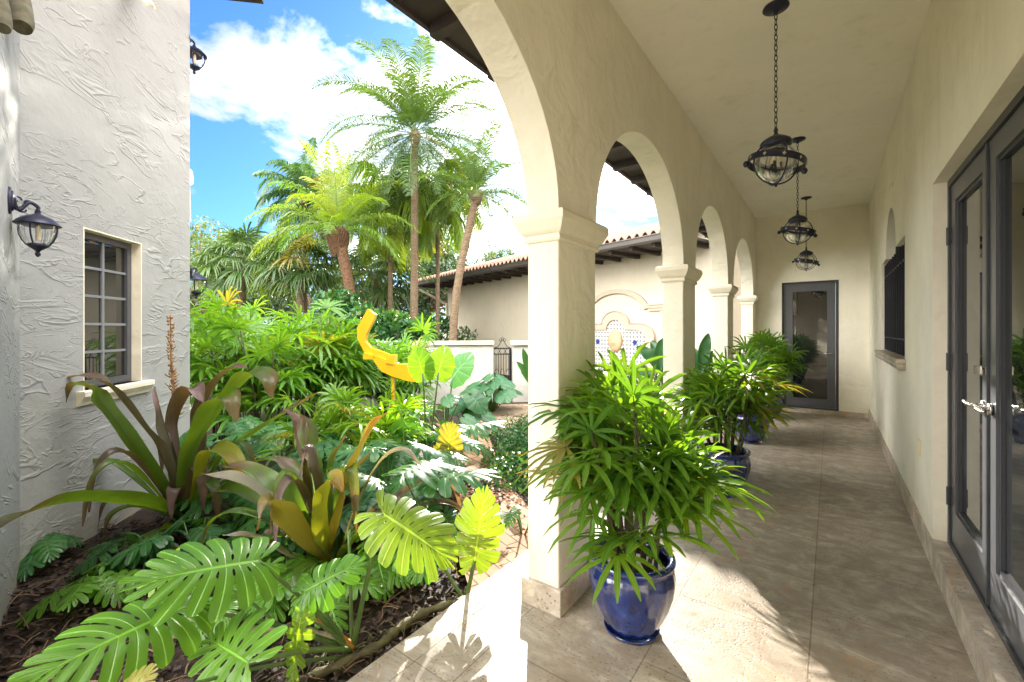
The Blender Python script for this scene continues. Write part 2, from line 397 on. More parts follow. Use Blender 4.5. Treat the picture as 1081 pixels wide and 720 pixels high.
def mon_leaf(mb,base,tip,up,wid=.45,n=9,droop=.18,fold=.18,r=None,split=1.0,tint=None,holes=True):
    """heart-shaped split leaf; midrib base->tip, lobes swept from backward to forward"""
    r=r or random; base=Vector(base); tip=Vector(tip); Ln=(tip-base).length
    a,nn,s=orth(tip-base,up)
    mb.tint=rnd(r,0,.93) if tint is None else tint
    W=wid*Ln
    for side in (-1,1):
        def pt(u,v):
            # v 0..n : 0 = back lobe, n = tip
            q=min(1.0,max(0.0,v/n))
            th=math.radians(158-150*q**.80)
            o=Ln*.86*max(0,q*1.12-.12)
            l=W*(.52+.55*math.sin(PI*min(1,q*.92+.12))**1.0)
            if q>.8: l*=1-.30*(q-.8)/.2*.5
            x=o+u*l*math.cos(th)+.10*l*u*u; y=u*l*math.sin(th)
            x=x if x<Ln*1.06 else Ln*1.06
            z=-droop*Ln*(x/Ln)**2+fold*y-.42*y*y/max(W,1e-3)+ .016*Ln*math.sin(v*2*PI)*u
            return base+a*x+s*(side*y)+nn*z
        for i in range(n):
            rows=[];uvs=[]; js=rnd(r,.80,1.06); dz=rnd(r,-.10,.05)*Ln*droop*3; dv=rnd(r,-.12,.12)
            for u,wf in LOBE:
                if not holes and u<.3: wf=1
                wf=1-(1-wf)*split
                hw=.5*wf; c=i+.5
                us=u*js if u>.5 else u
                cc=c+dv*u*u; o_=nn*(dz*u*u); rows.append([pt(us,cc-hw)+o_,pt(us,cc-hw*.5)+o_,pt(us,cc)+o_,pt(us,cc+hw*.5)+o_,pt(us,cc+hw)+o_])
                uvs.append([(u,c-hw*.98),(u,c-hw*.5),(u,c),(u,c+hw*.5),(u,c+hw*.98)])
            mb.grid(rows,uvs)
def ear_leaf(mb,base,tip,up,wid=.42,r=None,cup=.25,droop=.15):
    r=r or random; base=Vector(base);tip=Vector(tip);Ln=(tip-base).length
    a,nn,s=orth(tip-base,up); mb.tint=rnd(r,0,.9); W=wid*Ln; n=12
    for side in (-1,1):
        rows=[];uvs=[]
        for i in range(n+1):
            q=i/n; th=math.radians(165-160*q); o=Ln*.8*max(0,q*1.2-.2); l=W*(.60+.50*math.sin(PI*min(1,q*.85+.12)))*(1+.035*math.cos(i*PI))*(1 if q<.9 else 1.12)
            row=[];uvr=[]
            for k in range(6):
                u=k/5; x=o+u*l*math.cos(th)+.08*l*u; y=u*l*math.sin(th)
                z=-droop*Ln*(x/Ln)**2+cup*y-.3*y*y/W+.012*Ln*math.sin(i*PI)*u
                row.append(base+a*x+s*side*y+nn*(z+.05*W*u*u*math.sin(i*2.1+Ln*40))); uvr.append((u,i*.5+.5))
            rows.append(row);uvs.append(uvr)
        mb.grid(rows,uvs)
def catmull(pts,n):
    pts=[Vector(p) for p in pts]; out=[]
    q=[pts[0]*2-pts[1]]+pts+[pts[-1]*2-pts[-2]]
    m=len(pts)-1
    for i in range(n+1):
        t=i/n*m; k=min(int(t),m-1); f=t-k; a,b,c,d=q[k:k+4]
        out.append(.5*((2*b)+(c-a)*f+(2*a-5*b+4*c-d)*f*f+(3*b-a-3*c+d)*f*f*f))
    return out
def strap(mb,pts,w,up=None,chan=.35,tint=.5,prof=None,n=18,tipw=.06,ruf=.0,r=None):
    sp=catmull(pts,n); mb.tint=tint; rows=[];uvs=[]; prevs=None
    ph=(r.random()*6) if r else 0
    for i,p in enumerate(sp):
        t=i/n; d=(sp[min(i+1,n)]-sp[max(i-1,0)]).normalized()
        u=up or V(0,0,1); s=d.cross(u)
        if s.length<.15: s=prevs or V(1,0,0)
        s.normalize()
        if prevs and s.dot(prevs)<0: s=-s
        if prevs: s=(s+prevs*1.2).normalized()
        prevs=s; nn=s.cross(d).normalized()
        ww=w*(prof(t) if prof else ((.26+.74*math.sin(PI/2*min(1,t/.55)))*(1-max(0,(t-.5)/.5)**2.2)+tipw*t))*.5
        row=[];uvr=[]
        for k in range(7):
            q=(k-3)/3
            row.append(p+s*q*ww*(1-.12*abs(q))+nn*(chan*ww*q*q+ruf*w*math.sin(t*17+ph+q*2)*abs(q))); uvr.append((t,k/6))
        rows.append(row);uvs.append(uvr)
    mb.grid(rows,uvs)
def frond(mb,st,base,d,L,r,droop=1.0,nl=34,ll=.42,lw=.022,vee=.5,hang=.3,rr=.012,start=.12,twist=0):
    d=Vector(d).normalized(); pts=[];m=14; p=Vector(base); q=d.copy(); stp=L/m
    for i in range(m+1):
        pts.append(p.copy()); p=p+q*stp; q=(q+V(0,0,-1)*droop*.115*(.5+1.3*i/m)).normalized()
    st.tube(pts,[rr*(1-.8*i/m) for i in range(m+1)],4,False)
    mb.tint=rnd(r,0,1)
    for i in range(nl):
        t=start+(1-start)*i/(nl-1); f=t*m; k=min(int(f),m-1); c=pts[k].lerp(pts[k+1],f-k)
        tg=(pts[k+1]-pts[k]).normalized(); s=tg.cross(V(0,0,1))
        if s.length<.05: s=V(1,0,0)
        s.normalize(); up=s.cross(tg)
        env=math.sin(PI*min(1,.12+.86*t))**.7
        for sd in (-1,1):
            l=ll*env*rnd(r,.8,1.1)+.03; v=vee*rnd(r,.6,1.3)
            dd=(s*sd+tg*rnd(r,.45,.75)+up*v).normalized()
            e1=c+dd*l*.5; e2=c+dd*l+V(0,0,-1)*l*hang*rnd(r,.6,1.5)
            wv=tg*lw*.5+up*lw*.15
            mb.grid([[c-wv*.5,c+wv*.5],[e1-wv,e1+wv],[e2-wv*.15,e2+wv*.15]],[[(.1,0),(.1,1)],[(.5,0),(.5,1)],[(.9,0),(.9,1)]])
def palm_tree(name,label,base,top,nf,L,mat,r,rad=(.15,.12),barkm='bark',droop=1.0,el=(-.5,1.4),ll=.42,group=None,lean=None,boot=0,nl=34,hang=.3,vee=.4,lw=.026,cat='palm tree'):
    t=thing(name,label,cat,base,group)
    tr=MB(); base=Vector(base);top=Vector(top)
    mid=(base+top)*.5+(lean or V(0,0,0)); sp=catmull([base,mid,top],22)
    tr.tube(sp,[ (rad[0]+(rad[1]-rad[0])*i/22)*(1+.05*math.sin(i*2.4))*(1+.35*max(0,1-i/2.5)) for i in range(23)],10)
    trunk=tr.build('trunk',M[barkm],t,True)
    if boot:
        b=MB()
        for i in range(150):
            a=i*2.4; z=(i/150)*boot; p=top+V(0,0,-boot+z); q=.75+.6*math.sin(PI*min(1,z/boot*.8+.1))
            dd=V(math.cos(a),math.sin(a),.9)
            b.tube([p+V(math.cos(a),math.sin(a),0)*rad[1]*.8*q,p+dd*rad[1]*1.25*q],[.035,.02],4)
        b.build('frond_boots',M[barkm],t)
    fo=MB();st=MB()
    for i in range(nf):
        az=i*2.39996+rnd(r,-.2,.2); q=i/(nf-1); e=el[1]+(el[0]-el[1])*q+rnd(r,-.12,.12)
        d=V(math.cos(az)*math.cos(e),math.sin(az)*math.cos(e),math.sin(e))
        frond(fo,st,top+V(0,0,.1*(1-q)),d,L*rnd(r,.85,1.1),r,droop*rnd(r,.7,1.3),nl,ll,lw,vee,hang)
    fo.build('crown',M[mat],t); st.build('frond_stalks',M['stem'],t,True)
    return t
def fan_palm(name,label,base,top,nf,L,mat,r,group=None,rad=.12):
    t=thing(name,label,'palm tree',base,group); tr=MB(); tr.tube(catmull([base,(Vector(base)+Vector(top))/2,top],10),rad,8); tr.build('trunk',M['bark'],t,True)
    fo=MB();st=MB(); top=Vector(top)
    for i in range(nf):
        az=i*2.4; q=i/(nf-1); e=1.3-1.9*q+rnd(r,-.15,.15); d=V(math.cos(az)*math.cos(e),math.sin(az)*math.cos(e),math.sin(e))
        pl=L*rnd(r,.7,1.0); c=top+d*pl*1.25; st.tube([top,top+d*pl*.5+V(0,0,.03),c],[.018,.013,.01],4,False)
        fan_leaf(fo,c,(d+V(0,0,-.4)).normalized(),V(0,0,1)-d*.2,26,L*.95,r,L*.06,125,.5)
    fo.build('crown',M[mat],t); st.build('leaf_stalks',M['stem'],t,True); return t
def leaf_cards(mb,cen,rad,n,size,r,flat=1.0):
    for i in range(n):
        d=V(r.gauss(0,1),r.gauss(0,1),r.gauss(0,1)*flat).normalized()*rad*(r.random()**.35)
        c=cen+V(d.x,d.y,d.z*.8); nn=(d+V(r.gauss(0,.5),r.gauss(0,.5),r.gauss(0,.5)+.3)).normalized()
        a,n2,s=orth(V(r.gauss(0,1),r.gauss(0,1),r.gauss(0,1)),nn); z=size*rnd(r,.6,1.3); mb.tint=rnd(r,0,1)
        mb.grid([[c-a*z*.5,c-a*z*.5],[c-s*z*.28-n2*z*.05,c+s*z*.28-n2*z*.05],[c+a*z*.5,c+a*z*.5]])
def broad_tree(name,label,base,H,R,mat,r,ncl=26,per=220,size=.16,cat='tree',trunkmat='bark',lowz=.35,group=None):
    t=thing(name,label,cat,base,group); base=Vector(base); tr=MB(); fo=MB()
    fork=base+V(0,0,H*.4); tr.tube([base,base+V(.1,0,H*.2),fork],[R*.09,R*.07,R*.06],8)
    for i in range(ncl):
        a=i*2.4; q=math.sqrt((i+.5)/ncl); zz=rnd(r,lowz,1)
        rr=R*q*math.sqrt(max(.12,1-((zz-.6)/.52)**2)); c=base+V(math.cos(a)*rr,math.sin(a)*rr,H*zz*.92)
        tr.tube([fork,(fork+c)*.5+V(0,0,-.1),c],[R*.035,R*.02,R*.008],5,False)
        leaf_cards(fo,c,R*rnd(r,.24,.40),per,size,r)
    tr.build('trunk',M[trunkmat],t,True); fo.build('crown',M[mat],t); return t
# ================================================================ GROUND AND PAVING
ZG=-.08
mb=MB(); mb.grid([[V(-300,-300,ZG-.03),V(300,-300,ZG-.03)],[V(-300,300,ZG-.03),V(300,300,ZG-.03)]])
tag(mb.build('ground',M['ground']),kind='structure')
YN,YE=-3.4,9.5; XA,XB=-1.36,-1.16; XR=.525
mb=MB(); mb.box((-1.52,YN,-.15),(XR+.3,YE+.3,0)); mb.box((-1.67,YN,-.15),(-1.5235,YE+.0,-.001))
tag(mb.build('terrace_floor',M['trav']),kind='structure')
# mulch bed
r=random.Random(4)
mb=MB(); rows=[]
for i in range(90):
    row=[]
    for j in range(90):
        x=-7.2+5.55*j/89; y=-.8+7.3*i/89
        z=ZG+.02+.05*noise.noise(V(x*1.3,y*1.3,0))+.02*noise.noise(V(x*7,y*7,1))+.012*noise.noise(V(x*19,y*19,4))
        if x>-1.8: z=min(z,-.04)
        row.append(V(x,y,z))
    rows.append(row)
mb.grid(rows); tag(mb.build('mulch_bed',M['mulch'],smooth=True),kind='structure')
mb=MB()
for i in range(9000):
    x=rnd(r,-4.6,-1.69); y=rnd(r,-.5,3.4)
    z=ZG+.035+.05*noise.noise(V(x*1.3,y*1.3,0))+rnd(r,-.012,.015)
    l=rnd(r,.008,.03); w=l*rnd(r,.25,.6); Q=Matrix.Translation((x,y,z))@Matrix.Rotation(r.random()*6.3,4,'Z')@Matrix.Rotation(rnd(r,-.7,.7),4,'X')@Matrix.Rotation(rnd(r,-.6,.6),4,'Y')
    mb.box((-l,-w,-.003),(l,w,.003),Q)
tag(mb.build('mulch_chips',M['mulchchip']),'loose dark bark chips and debris scattered over the planting bed','mulch',kind='stuff')
mb=MB()
for i in range(420):
    x=rnd(r,-3.9,-1.75); y=rnd(r,.0,2.6); a=r.random()*6.3; l=rnd(r,.05,.22); z=ZG+.05+.05*noise.noise(V(x*1.3,y*1.3,0))
    p=V(x,y,z); d=V(math.cos(a),math.sin(a),rnd(r,-.05,.2))*l; mb.tube([p-d*.5,p+V(0,0,.01),p+d*.5],rnd(r,.0015,.004),4)
tag(mb.build('dry_twigs',M['twig']),'pale dry twigs and leaf stalks littering the mulch near the terrace edge','twigs',kind='stuff')
# brick path
pathL=[(500,640),(478,560),(486,520),(484,490),(470,462),(460,448)]; pathR=[(585,640),(572,570),(556,535),(532,505),(519,470),(512,452)]
def gz(x,y,z): return G(x,y,z)
mb=MB(); rows=[]
pl=[gz(x,y,-.05) for x,y in pathL]; pr=[gz(x,y,-.05) for x,y in pathR]
pl=catmull(pl,24); pr=catmull(pr,24)
for a,b in zip(pl,pr):
    if b.x>-1.672: b=V(-1.672,b.y,b.z)
    if a.x>-1.672: a=V(-1.672,a.y,a.z)
    rows.append([V(a.x,a.y,-.032),V(b.x,b.y,-.032)])
mb.grid(rows)
tag(mb.build('brick_path',M['brick']),kind='structure')
mb=MB(); q=[gz(505,458,-.05),gz(640,470,-.05),gz(640,424,-.05),gz(505,428,-.05)]
mb.grid([[V(q[0].x,q[0].y,-.045),V(q[1].x,q[1].y,-.045)],[V(q[3].x,q[3].y,-.045),V(q[2].x,q[2].y,-.045)]])
tag(mb.build('gravel_walk',plain('leaf_litter_gravel',(.30,.22,.15),.95,c2=(.12,.085,.055),nscale=16,bmp=.6)),kind='structure')
# ================================================================ ARCADE
SP=2.13; RISE=.87; piers=[(-2.80,-2.34),(-.46,-.02),(2.01,2.465),(4.43,4.90),(6.72,7.14),(9.18,YE)]
ZC=3.63
out=[(YN,ZC)]; 
pts=[(YN,SP)]
bottom=[]
edges=[(YN,piers[0][0])]
allp=piers
bottom.append((YN,SP))
bottom.append((allp[0][0],SP)) ; 
for (a0,a1),(b0,b1) in zip(allp[:-1],allp[1:]):
    bottom.append((a1,SP)) if bottom[-1]!=(a1,SP) else None
    c=(a1+b0)/2; h=(b0-a1)/2
    for k in range(1,28):
        th=PI-PI*k/28; bottom.append((c+h*math.cos(th),SP+RISE*math.sin(th)))
    bottom.append((b0,SP))
bottom.append((YE,SP))
# remove duplicate points
loop=[]
for p in bottom+[(YE,ZC+.05),(YN,ZC+.05)]:
    if not loop or (abs(p[0]-loop[-1][0])+abs(p[1]-loop[-1][1]))>1e-4: loop.append(p)
Mx=frame(V(XA,0,0),V(0,1,0),V(0,0,1),V(1,0,0))
ar=thing('arcade_wall','cream stucco wall of round arches carried on the columns along the walkway','wall',(XA,3,2.18))
mb=MB(); mb.plate([loop],XB-XA,Mx); ar_o=mb.build('arch_wall',M['cream'],ar)
bv=ar_o.modifiers.new('b','BEVEL'); bv.width=.012; bv.segments=2; bv.limit_method='ANGLE'
labs=['column behind the camera end of the walkway, farthest back','cream column just behind the viewpoint between two arches',
 'large cream column in the foreground beside the nearest blue pot','second cream column along the walkway, behind the nearest potted palm',
 'third cream column along the walkway, between the two rear arches','cream half column joined to the end wall near the dark door']
for i,((a,b),lb) in enumerate(zip(piers,labs)):
    t=thing('column',lb,'column',(XA+.1,(a+b)/2,0),'columns of the arcade')
    mb=MB(); mb.box((XA+.0015,a+.0015,0),(XB-.0015,b-(.0015 if i<5 else 0),SP)); o=mb.build('shaft',M['cream'],t)
    bv=o.modifiers.new('b','BEVEL'); bv.width=.01; bv.segments=2
    pf=[(o*.84 if o>0 else o,z-.045) for o,z in [(0,2.015),(.014,2.02),(.020,2.032),(.014,2.044),(.012,2.055),(.026,2.062),(.040,2.078),(.052,2.10),(.062,2.118),(.068,2.128),(.068,2.160),(.060,2.172),(.030,2.179),(-.01,2.181)]]
    mb=MB(); mb.rings(XA,XB,a,b if i<5 else YE-.07,pf); mb.build('capital',M['cast'],t)
    mb=MB(); mb.rings(XA,XB,a,b if i<5 else YE-.03,[(-.02,0),(.024,0),(.024,.128),(.018,.134),(-.02,.134)]); mb.build('plinth',M['travb'],t)
# roof over arcade, soffit
t=thing('arcade_roof','low walkway roof with dark wooden eave jutting out beyond the arches','roof',(XA,3,3.4))
mb=MB(); mb.box((-1.97,YN,3.36),(XA-.002,YE+1.5,3.40))
mb.box((-2.0,YN,3.33),(-1.968,YE+1.5,3.50)); mb.build('eave',M['soffit'],t)
for k in range(26):
    mb=MB(); y=YN+.3+k*.55; mb.box((-1.965,y,3.28),(XA-.004,y+.07,3.357)); mb.build('rafter',M['soffit'],t)
mb=MB(); mb.plate([[(-2.0,3.505),(3.0,4.9),(3.0,5.0),(-2.0,3.62)]],YE+1.5-YN,frame(V(0,YN,0),V(1,0,0),V(0,0,1),V(0,1,0))); mb.build('roof_slope',M['clay'],t)
mb=MB(); mb.box((XA-.0,YN-.2,ZC),(XR+.6,YE+.3,ZC+.08)); c=mb.build('ceiling',M['ceiling']); tag(c,kind='structure')
mh=thing('sky_blocker_house','unseen cream house block added behind the walkway roof to cut sky light on the garden','house',(5,0,0))
mb=MB(); mb.box((3.0,-14,0),(11,YE+3,7.6)); mb.build('wall',M['cream'],mh)  # unseen mass added to keep sky fill off the white house wall
mb=MB(); mb.plate([[(2.2,7.6),(11.8,7.6),(7,9.4)]],31,frame(V(0,-14.6,0),V(1,0,0),V(0,0,1),V(0,1,0))); mb.build('roof',M['clay'],mh)
# ================================================================ RIGHT WALL
YD0,YD1=2.17,3.84; ZS=.165; ZDT=2.43
WY0,WY1=5.13,7.30; WZ0,WZ1=1.24,2.33; ay0,ay1=5.80,6.78; ac=(ay0+ay1)/2
wl=[(WY0,WZ0),(WY1,WZ0),(WY1,WZ1),(ay1,WZ1)]+[(ac+(ay1-ac)*math.cos(PI*k/16),WZ1+.02+.47*math.sin(PI*k/16)) for k in range(0,17)]+[(ay0,WZ1),(WY0,WZ1)]
wl2=[]
for p in wl:
    if not wl2 or (abs(p[0]-wl2[-1][0])+abs(p[1]-wl2[-1][1]))>1e-4: wl2.append(p)
Mr=frame(V(XR,0,0),V(0,1,0),V(0,0,1),V(1,0,0))
rw=thing('walkway_wall','long cream stucco wall on the right with glass doors and a barred window','wall',(XR,3,0))
mb=MB(); mb.plate([[(YN,0),(YD0,0),(YD0,ZDT),(YD1,ZDT),(YD1,0),(YE,0),(YE,ZC),(YN,ZC)],wl2],.30,Mr)
o=mb.build('wall',M['cream'],rw); 
mb=MB(); mb.box((XR-.012,YD1,0),(XR-.001,YE-.012,ZS-.002)); mb.box((XR-.012,YN,0),(XR-.001,YD0,ZS-.002)); mb.build('baseboard',M['travb'],rw)
mb=MB(); mb.box((XR-.014,YD0-.0,0),(XR+.32,YD1-.003,ZS)); mb.build('door_step',M['travb'],rw)
mb=MB(); mb.rings(XR-.045,XR+.085,WY0-.05,WY1+.05,[(0,WZ0-.095),(.01,WZ0-.085),(.018,WZ0-.06),(.008,WZ0-.045),(.022,WZ0-.03),(.022,WZ0-.002),(0,WZ0+.003)]); mb.build('window_sill',M['travb'],rw)
# right window
t=thing('barred_window','dark arched three part window with iron bars in the right wall','window',(XR+.1,6.2,WZ0))
mb=MB(); inner=[(y,z) for y,z in wl2]
def shrink(l,f):
    cy=sum(p[0] for p in l)/len(l); cz=1.8
    return [(cy+(p[0]-cy)*(1-f/1.08),cz+(p[1]-cz)*(1-f/.55)) for p in l]
Mw=frame(V(XR+.085,0,0),V(0,1,0),V(0,0,1),V(1,0,0))
mb.plate([inner,shrink(inner,.05)],.05,Mw)
for y in (5.86,6.72): mb.box((XR+.083,y-.03,WZ0+.003),(XR+.137,y+.03,WZ1-.003))
mb.box((XR+.084,5.9,WZ1-.03),(XR+.136,6.68,WZ1+.03))
mb.build('window_frame',M['bronze'],t)
mb=MB(); mb.plate([inner],.012,frame(V(XR+.12,0,0),V(0,1,0),V(0,0,1),V(1,0,0))); mb.build('glass',M['pane'],t)
for k in range(11):
    mb=MB(); y=WY0+.06+k*(WY1-WY0-.12)/10; mb.tube([V(XR+.035,y,WZ0+.01),V(XR+.035,y,WZ1-.02)],.012,6); mb.build('iron_bar',M['iron'],t)
for z in (1.40,2.15):
    mb=MB(); mb.box((XR+.028,WY0+.002,z),(XR+.042,WY1-.002,z+.012)); mb.build('cross_bar',M['iron'],t)
# French doors
XD=XR+.080
def door_leaf(par,y0,y1,hinge,handle):
    z0,z1=ZS+.03,ZDT-.045; st=.105
    mb=MB()
    lo=[(y0,z0),(y1,z0),(y1,z1),(y0,z1)]; hi=[(y0+st,z0+.20),(y1-st,z0+.20),(y1-st,z1-st),(y0+st,z1-st)]
    mb.plate([lo,hi],.045,frame(V(XD,0,0),V(0,1,0),V(0,0,1),V(1,0,0)))
    hb=[(y0+st+.002,z0+.202),(y1-st-.002,z0+.202),(y1-st-.002,z1-st-.002),(y0+st+.002,z1-st-.002)]
    hc=[(y0+st+.02,z0+.222),(y1-st-.02,z0+.222),(y1-st-.02,z1-st-.02),(y0+st+.02,z1-st-.02)]
    leaf=mb.build('door',M['frame'],par); 
    mb=MB(); mb.plate([hb,hc],.028,frame(V(XD+.01,0,0),V(0,1,0),V(0,0,1),V(1,0,0))); mb.build('glazing_bead',M['bronze'],leaf)
    mb=MB(); mb.box((XD+.025,y0+st-.002,z0+.19),(XD+.032,y1-st+.002,z1-st+.01)); mb.build('glass',M['pane'],leaf)
    # lever handle
    yh=handle; zh=1.13; sg=1 if yh<(y0+y1)/2 else -1
    mb=MB(); mb.tube([V(XD-.002,yh,zh),V(XD-.014,yh,zh)],.028,16); mb.tube([V(XD-.012,yh,zh),V(XD-.05,yh,zh)],.011,10)
    mb.tube(catmull([V(XD-.048,yh,zh),V(XD-.056,yh+sg*.03,zh+.002),V(XD-.05,yh+sg*.08,zh-.004),V(XD-.052,yh+sg*.125,zh+.004)],8),[.011,.011,.010,.010,.009,.009,.008,.008,.009],8)
    mb.build('handle',M['chrome'],leaf,True)
    for z in (ZS+.30,1.30,ZDT-.35):
        mb=MB(); mb.tube([V(XD-.012,hinge,z-.055),V(XD-.012,hinge,z+.055)],.011,10); mb.box((XD-.006,hinge-.03,z-.05),(XD-.0005,hinge+.03,z+.05)); mb.build('hinge',M['bronze'],leaf)
    return leaf
t=thing('french_doors','pair of dark framed glass doors with nickel lever handles on the raised sill','door',(XD,3.0,ZS))
mb=MB(); mb.plate([[(YD0+.001,ZS+.001),(YD1-.001,ZS+.001),(YD1-.001,ZDT-.001),(YD0+.001,ZDT-.001)],[(YD0+.032,ZS+.027),(YD1-.032,ZS+.027),(YD1-.032,ZDT-.04),(YD0+.032,ZDT-.04)]],.09,frame(V(XD-.012,0,0),V(0,1,0),V(0,0,1),V(1,0,0))); mb.build('door_frame',M['bronze'],t)
ym=3.005
l1=door_leaf(t,ym+.004,YD1-.036,YD1-.034,ym+.055); l2=door_leaf(t,YD0+.036,ym-.004,YD0+.034,ym-.055)
mb=MB(); mb.box((XD-.010,ym-.012,ZS+.03),(XD-.001,ym+.012,ZDT-.046)); mb.build('astragal',M['bronze'],l2)
mb=MB(); mb.tube([V(XD-.001,ym+.055,1.30),V(XD-.016,ym+.055,1.30)],.026,14); mb.box((XD-.04,ym+.048,1.285),(XD-.015,ym+.062,1.325)); mb.build('deadbolt',M['chrome'],l1)
# socket plate
q=G(970,489+60,0); t=tag(MB.__new__(MB) and None or None) if False else None
pl_=thing('wall_socket','ivory electrical socket cover low on the right wall before the glass doors','socket',(XR,4.35,.62))
yy=4.33
mb=MB(); mb.rings(0,.004,-.037,.037,[(0,-.06),(.0,.06)],Matrix.Translation((XR-.008,yy,.64))); mb.box((XR-.010,yy-.035,.582),(XR-.0005,yy+.035,.698)); mb.build('cover_plate',M['plate'],pl_)
for z in (.605,.645):
    mb=MB(); mb.box((XR-.013,yy-.017,z),(XR-.009,yy+.017,z+.03)); mb.build('outlet',M['cast'],pl_)
mb=MB(); sc=P(941,166,0.1)
yq=6.05; zq=3.02
mb.lathe([(.0,.0),(.02,.0),(.022,-.012),(.015,-.03),(.0,-.036)],(0,0,0),12)
o=mb.build('wall_sensor',M['iron'],None,True); o.location=(XR-.001,yq,zq); o.rotation_euler=(0,-PI/2,0); tag(o,'tiny black round sensor high on the right wall above the barred window','sensor')
# ================================================================ END WALL AND DOOR
EX0,EX1,EZ0,EZ1=-.735,.115,.075,2.37
ew=thing('end_wall','cream stucco wall closing the far end of the walkway','wall',(-.3,YE,0))
mb=MB(); mb.plate([[(XA-.0,0),(EX0,0),(EX0,EZ1),(EX1,EZ1),(EX1,0),(XR+.3,0),(XR+.3,ZC),(XA,ZC)]],.25,frame(V(0,YE+.001,0),V(1,0,0),V(0,0,1),V(0,1,0))); mb.build('wall',M['cream'],ew)
mb=MB(); mb.box((XB+.05,YE-.012,0),(EX0,YE-.0,.085)); mb.box((EX1,YE-.012,0),(XR-.013,YE-.0,.085)); mb.box((EX0-.0,YE-.03,0),(EX1,YE+.2,.07)); mb.build('baseboard',M['travb'],ew)
t=thing('end_door','dark framed full glass door at the far end of the walkway','door',((EX0+EX1)/2,YE+.06,EZ0))
mb=MB(); F2=lambda y: frame(V(0,y,0),V(1,0,0),V(0,0,1),V(0,1,0))
mb.plate([[(EX0+.002,EZ0),(EX1-.002,EZ0),(EX1-.002,EZ1-.002),(EX0+.002,EZ1-.002)],[(EX0+.045,EZ0+.03),(EX1-.045,EZ0+.03),(EX1-.045,EZ1-.045),(EX0+.045,EZ1-.045)]],.10,F2(YE+.04)); mb.build('door_frame',M['bronze'],t)
a0,a1,b0,b1=EX0+.048,EX1-.048,EZ0+.033,EZ1-.048
mb=MB(); mb.plate([[(a0,b0),(a1,b0),(a1,b1),(a0,b1)],[(a0+.12,b0+.15),(a1-.12,b0+.15),(a1-.12,b1-.13),(a0+.12,b1-.13)]],.045,F2(YE+.06)); dl=mb.build('door',M['frame'],t)
mb=MB(); mb.box((a0+.115,YE+.085,b0+.14),(a1-.115,YE+.092,b1-.12)); mb.build('glass',M['pane'],dl)
mb=MB(); mb.tube([V(a1-.06,YE+.06,1.08),V(a1-.06,YE+.02,1.08)],.014,8); mb.tube([V(a1-.06,YE+.02,1.08),V(a1-.17,YE+.02,1.08)],.009,8); mb.build('handle',M['chrome'],dl,True)
mb=MB(); mb.box((XA,YN-.2,0),(XR+.3,YN,ZC)); tag(mb.build('rear_wall',M['cream']),'plain cream wall closing the walkway behind the viewpoint','wall')
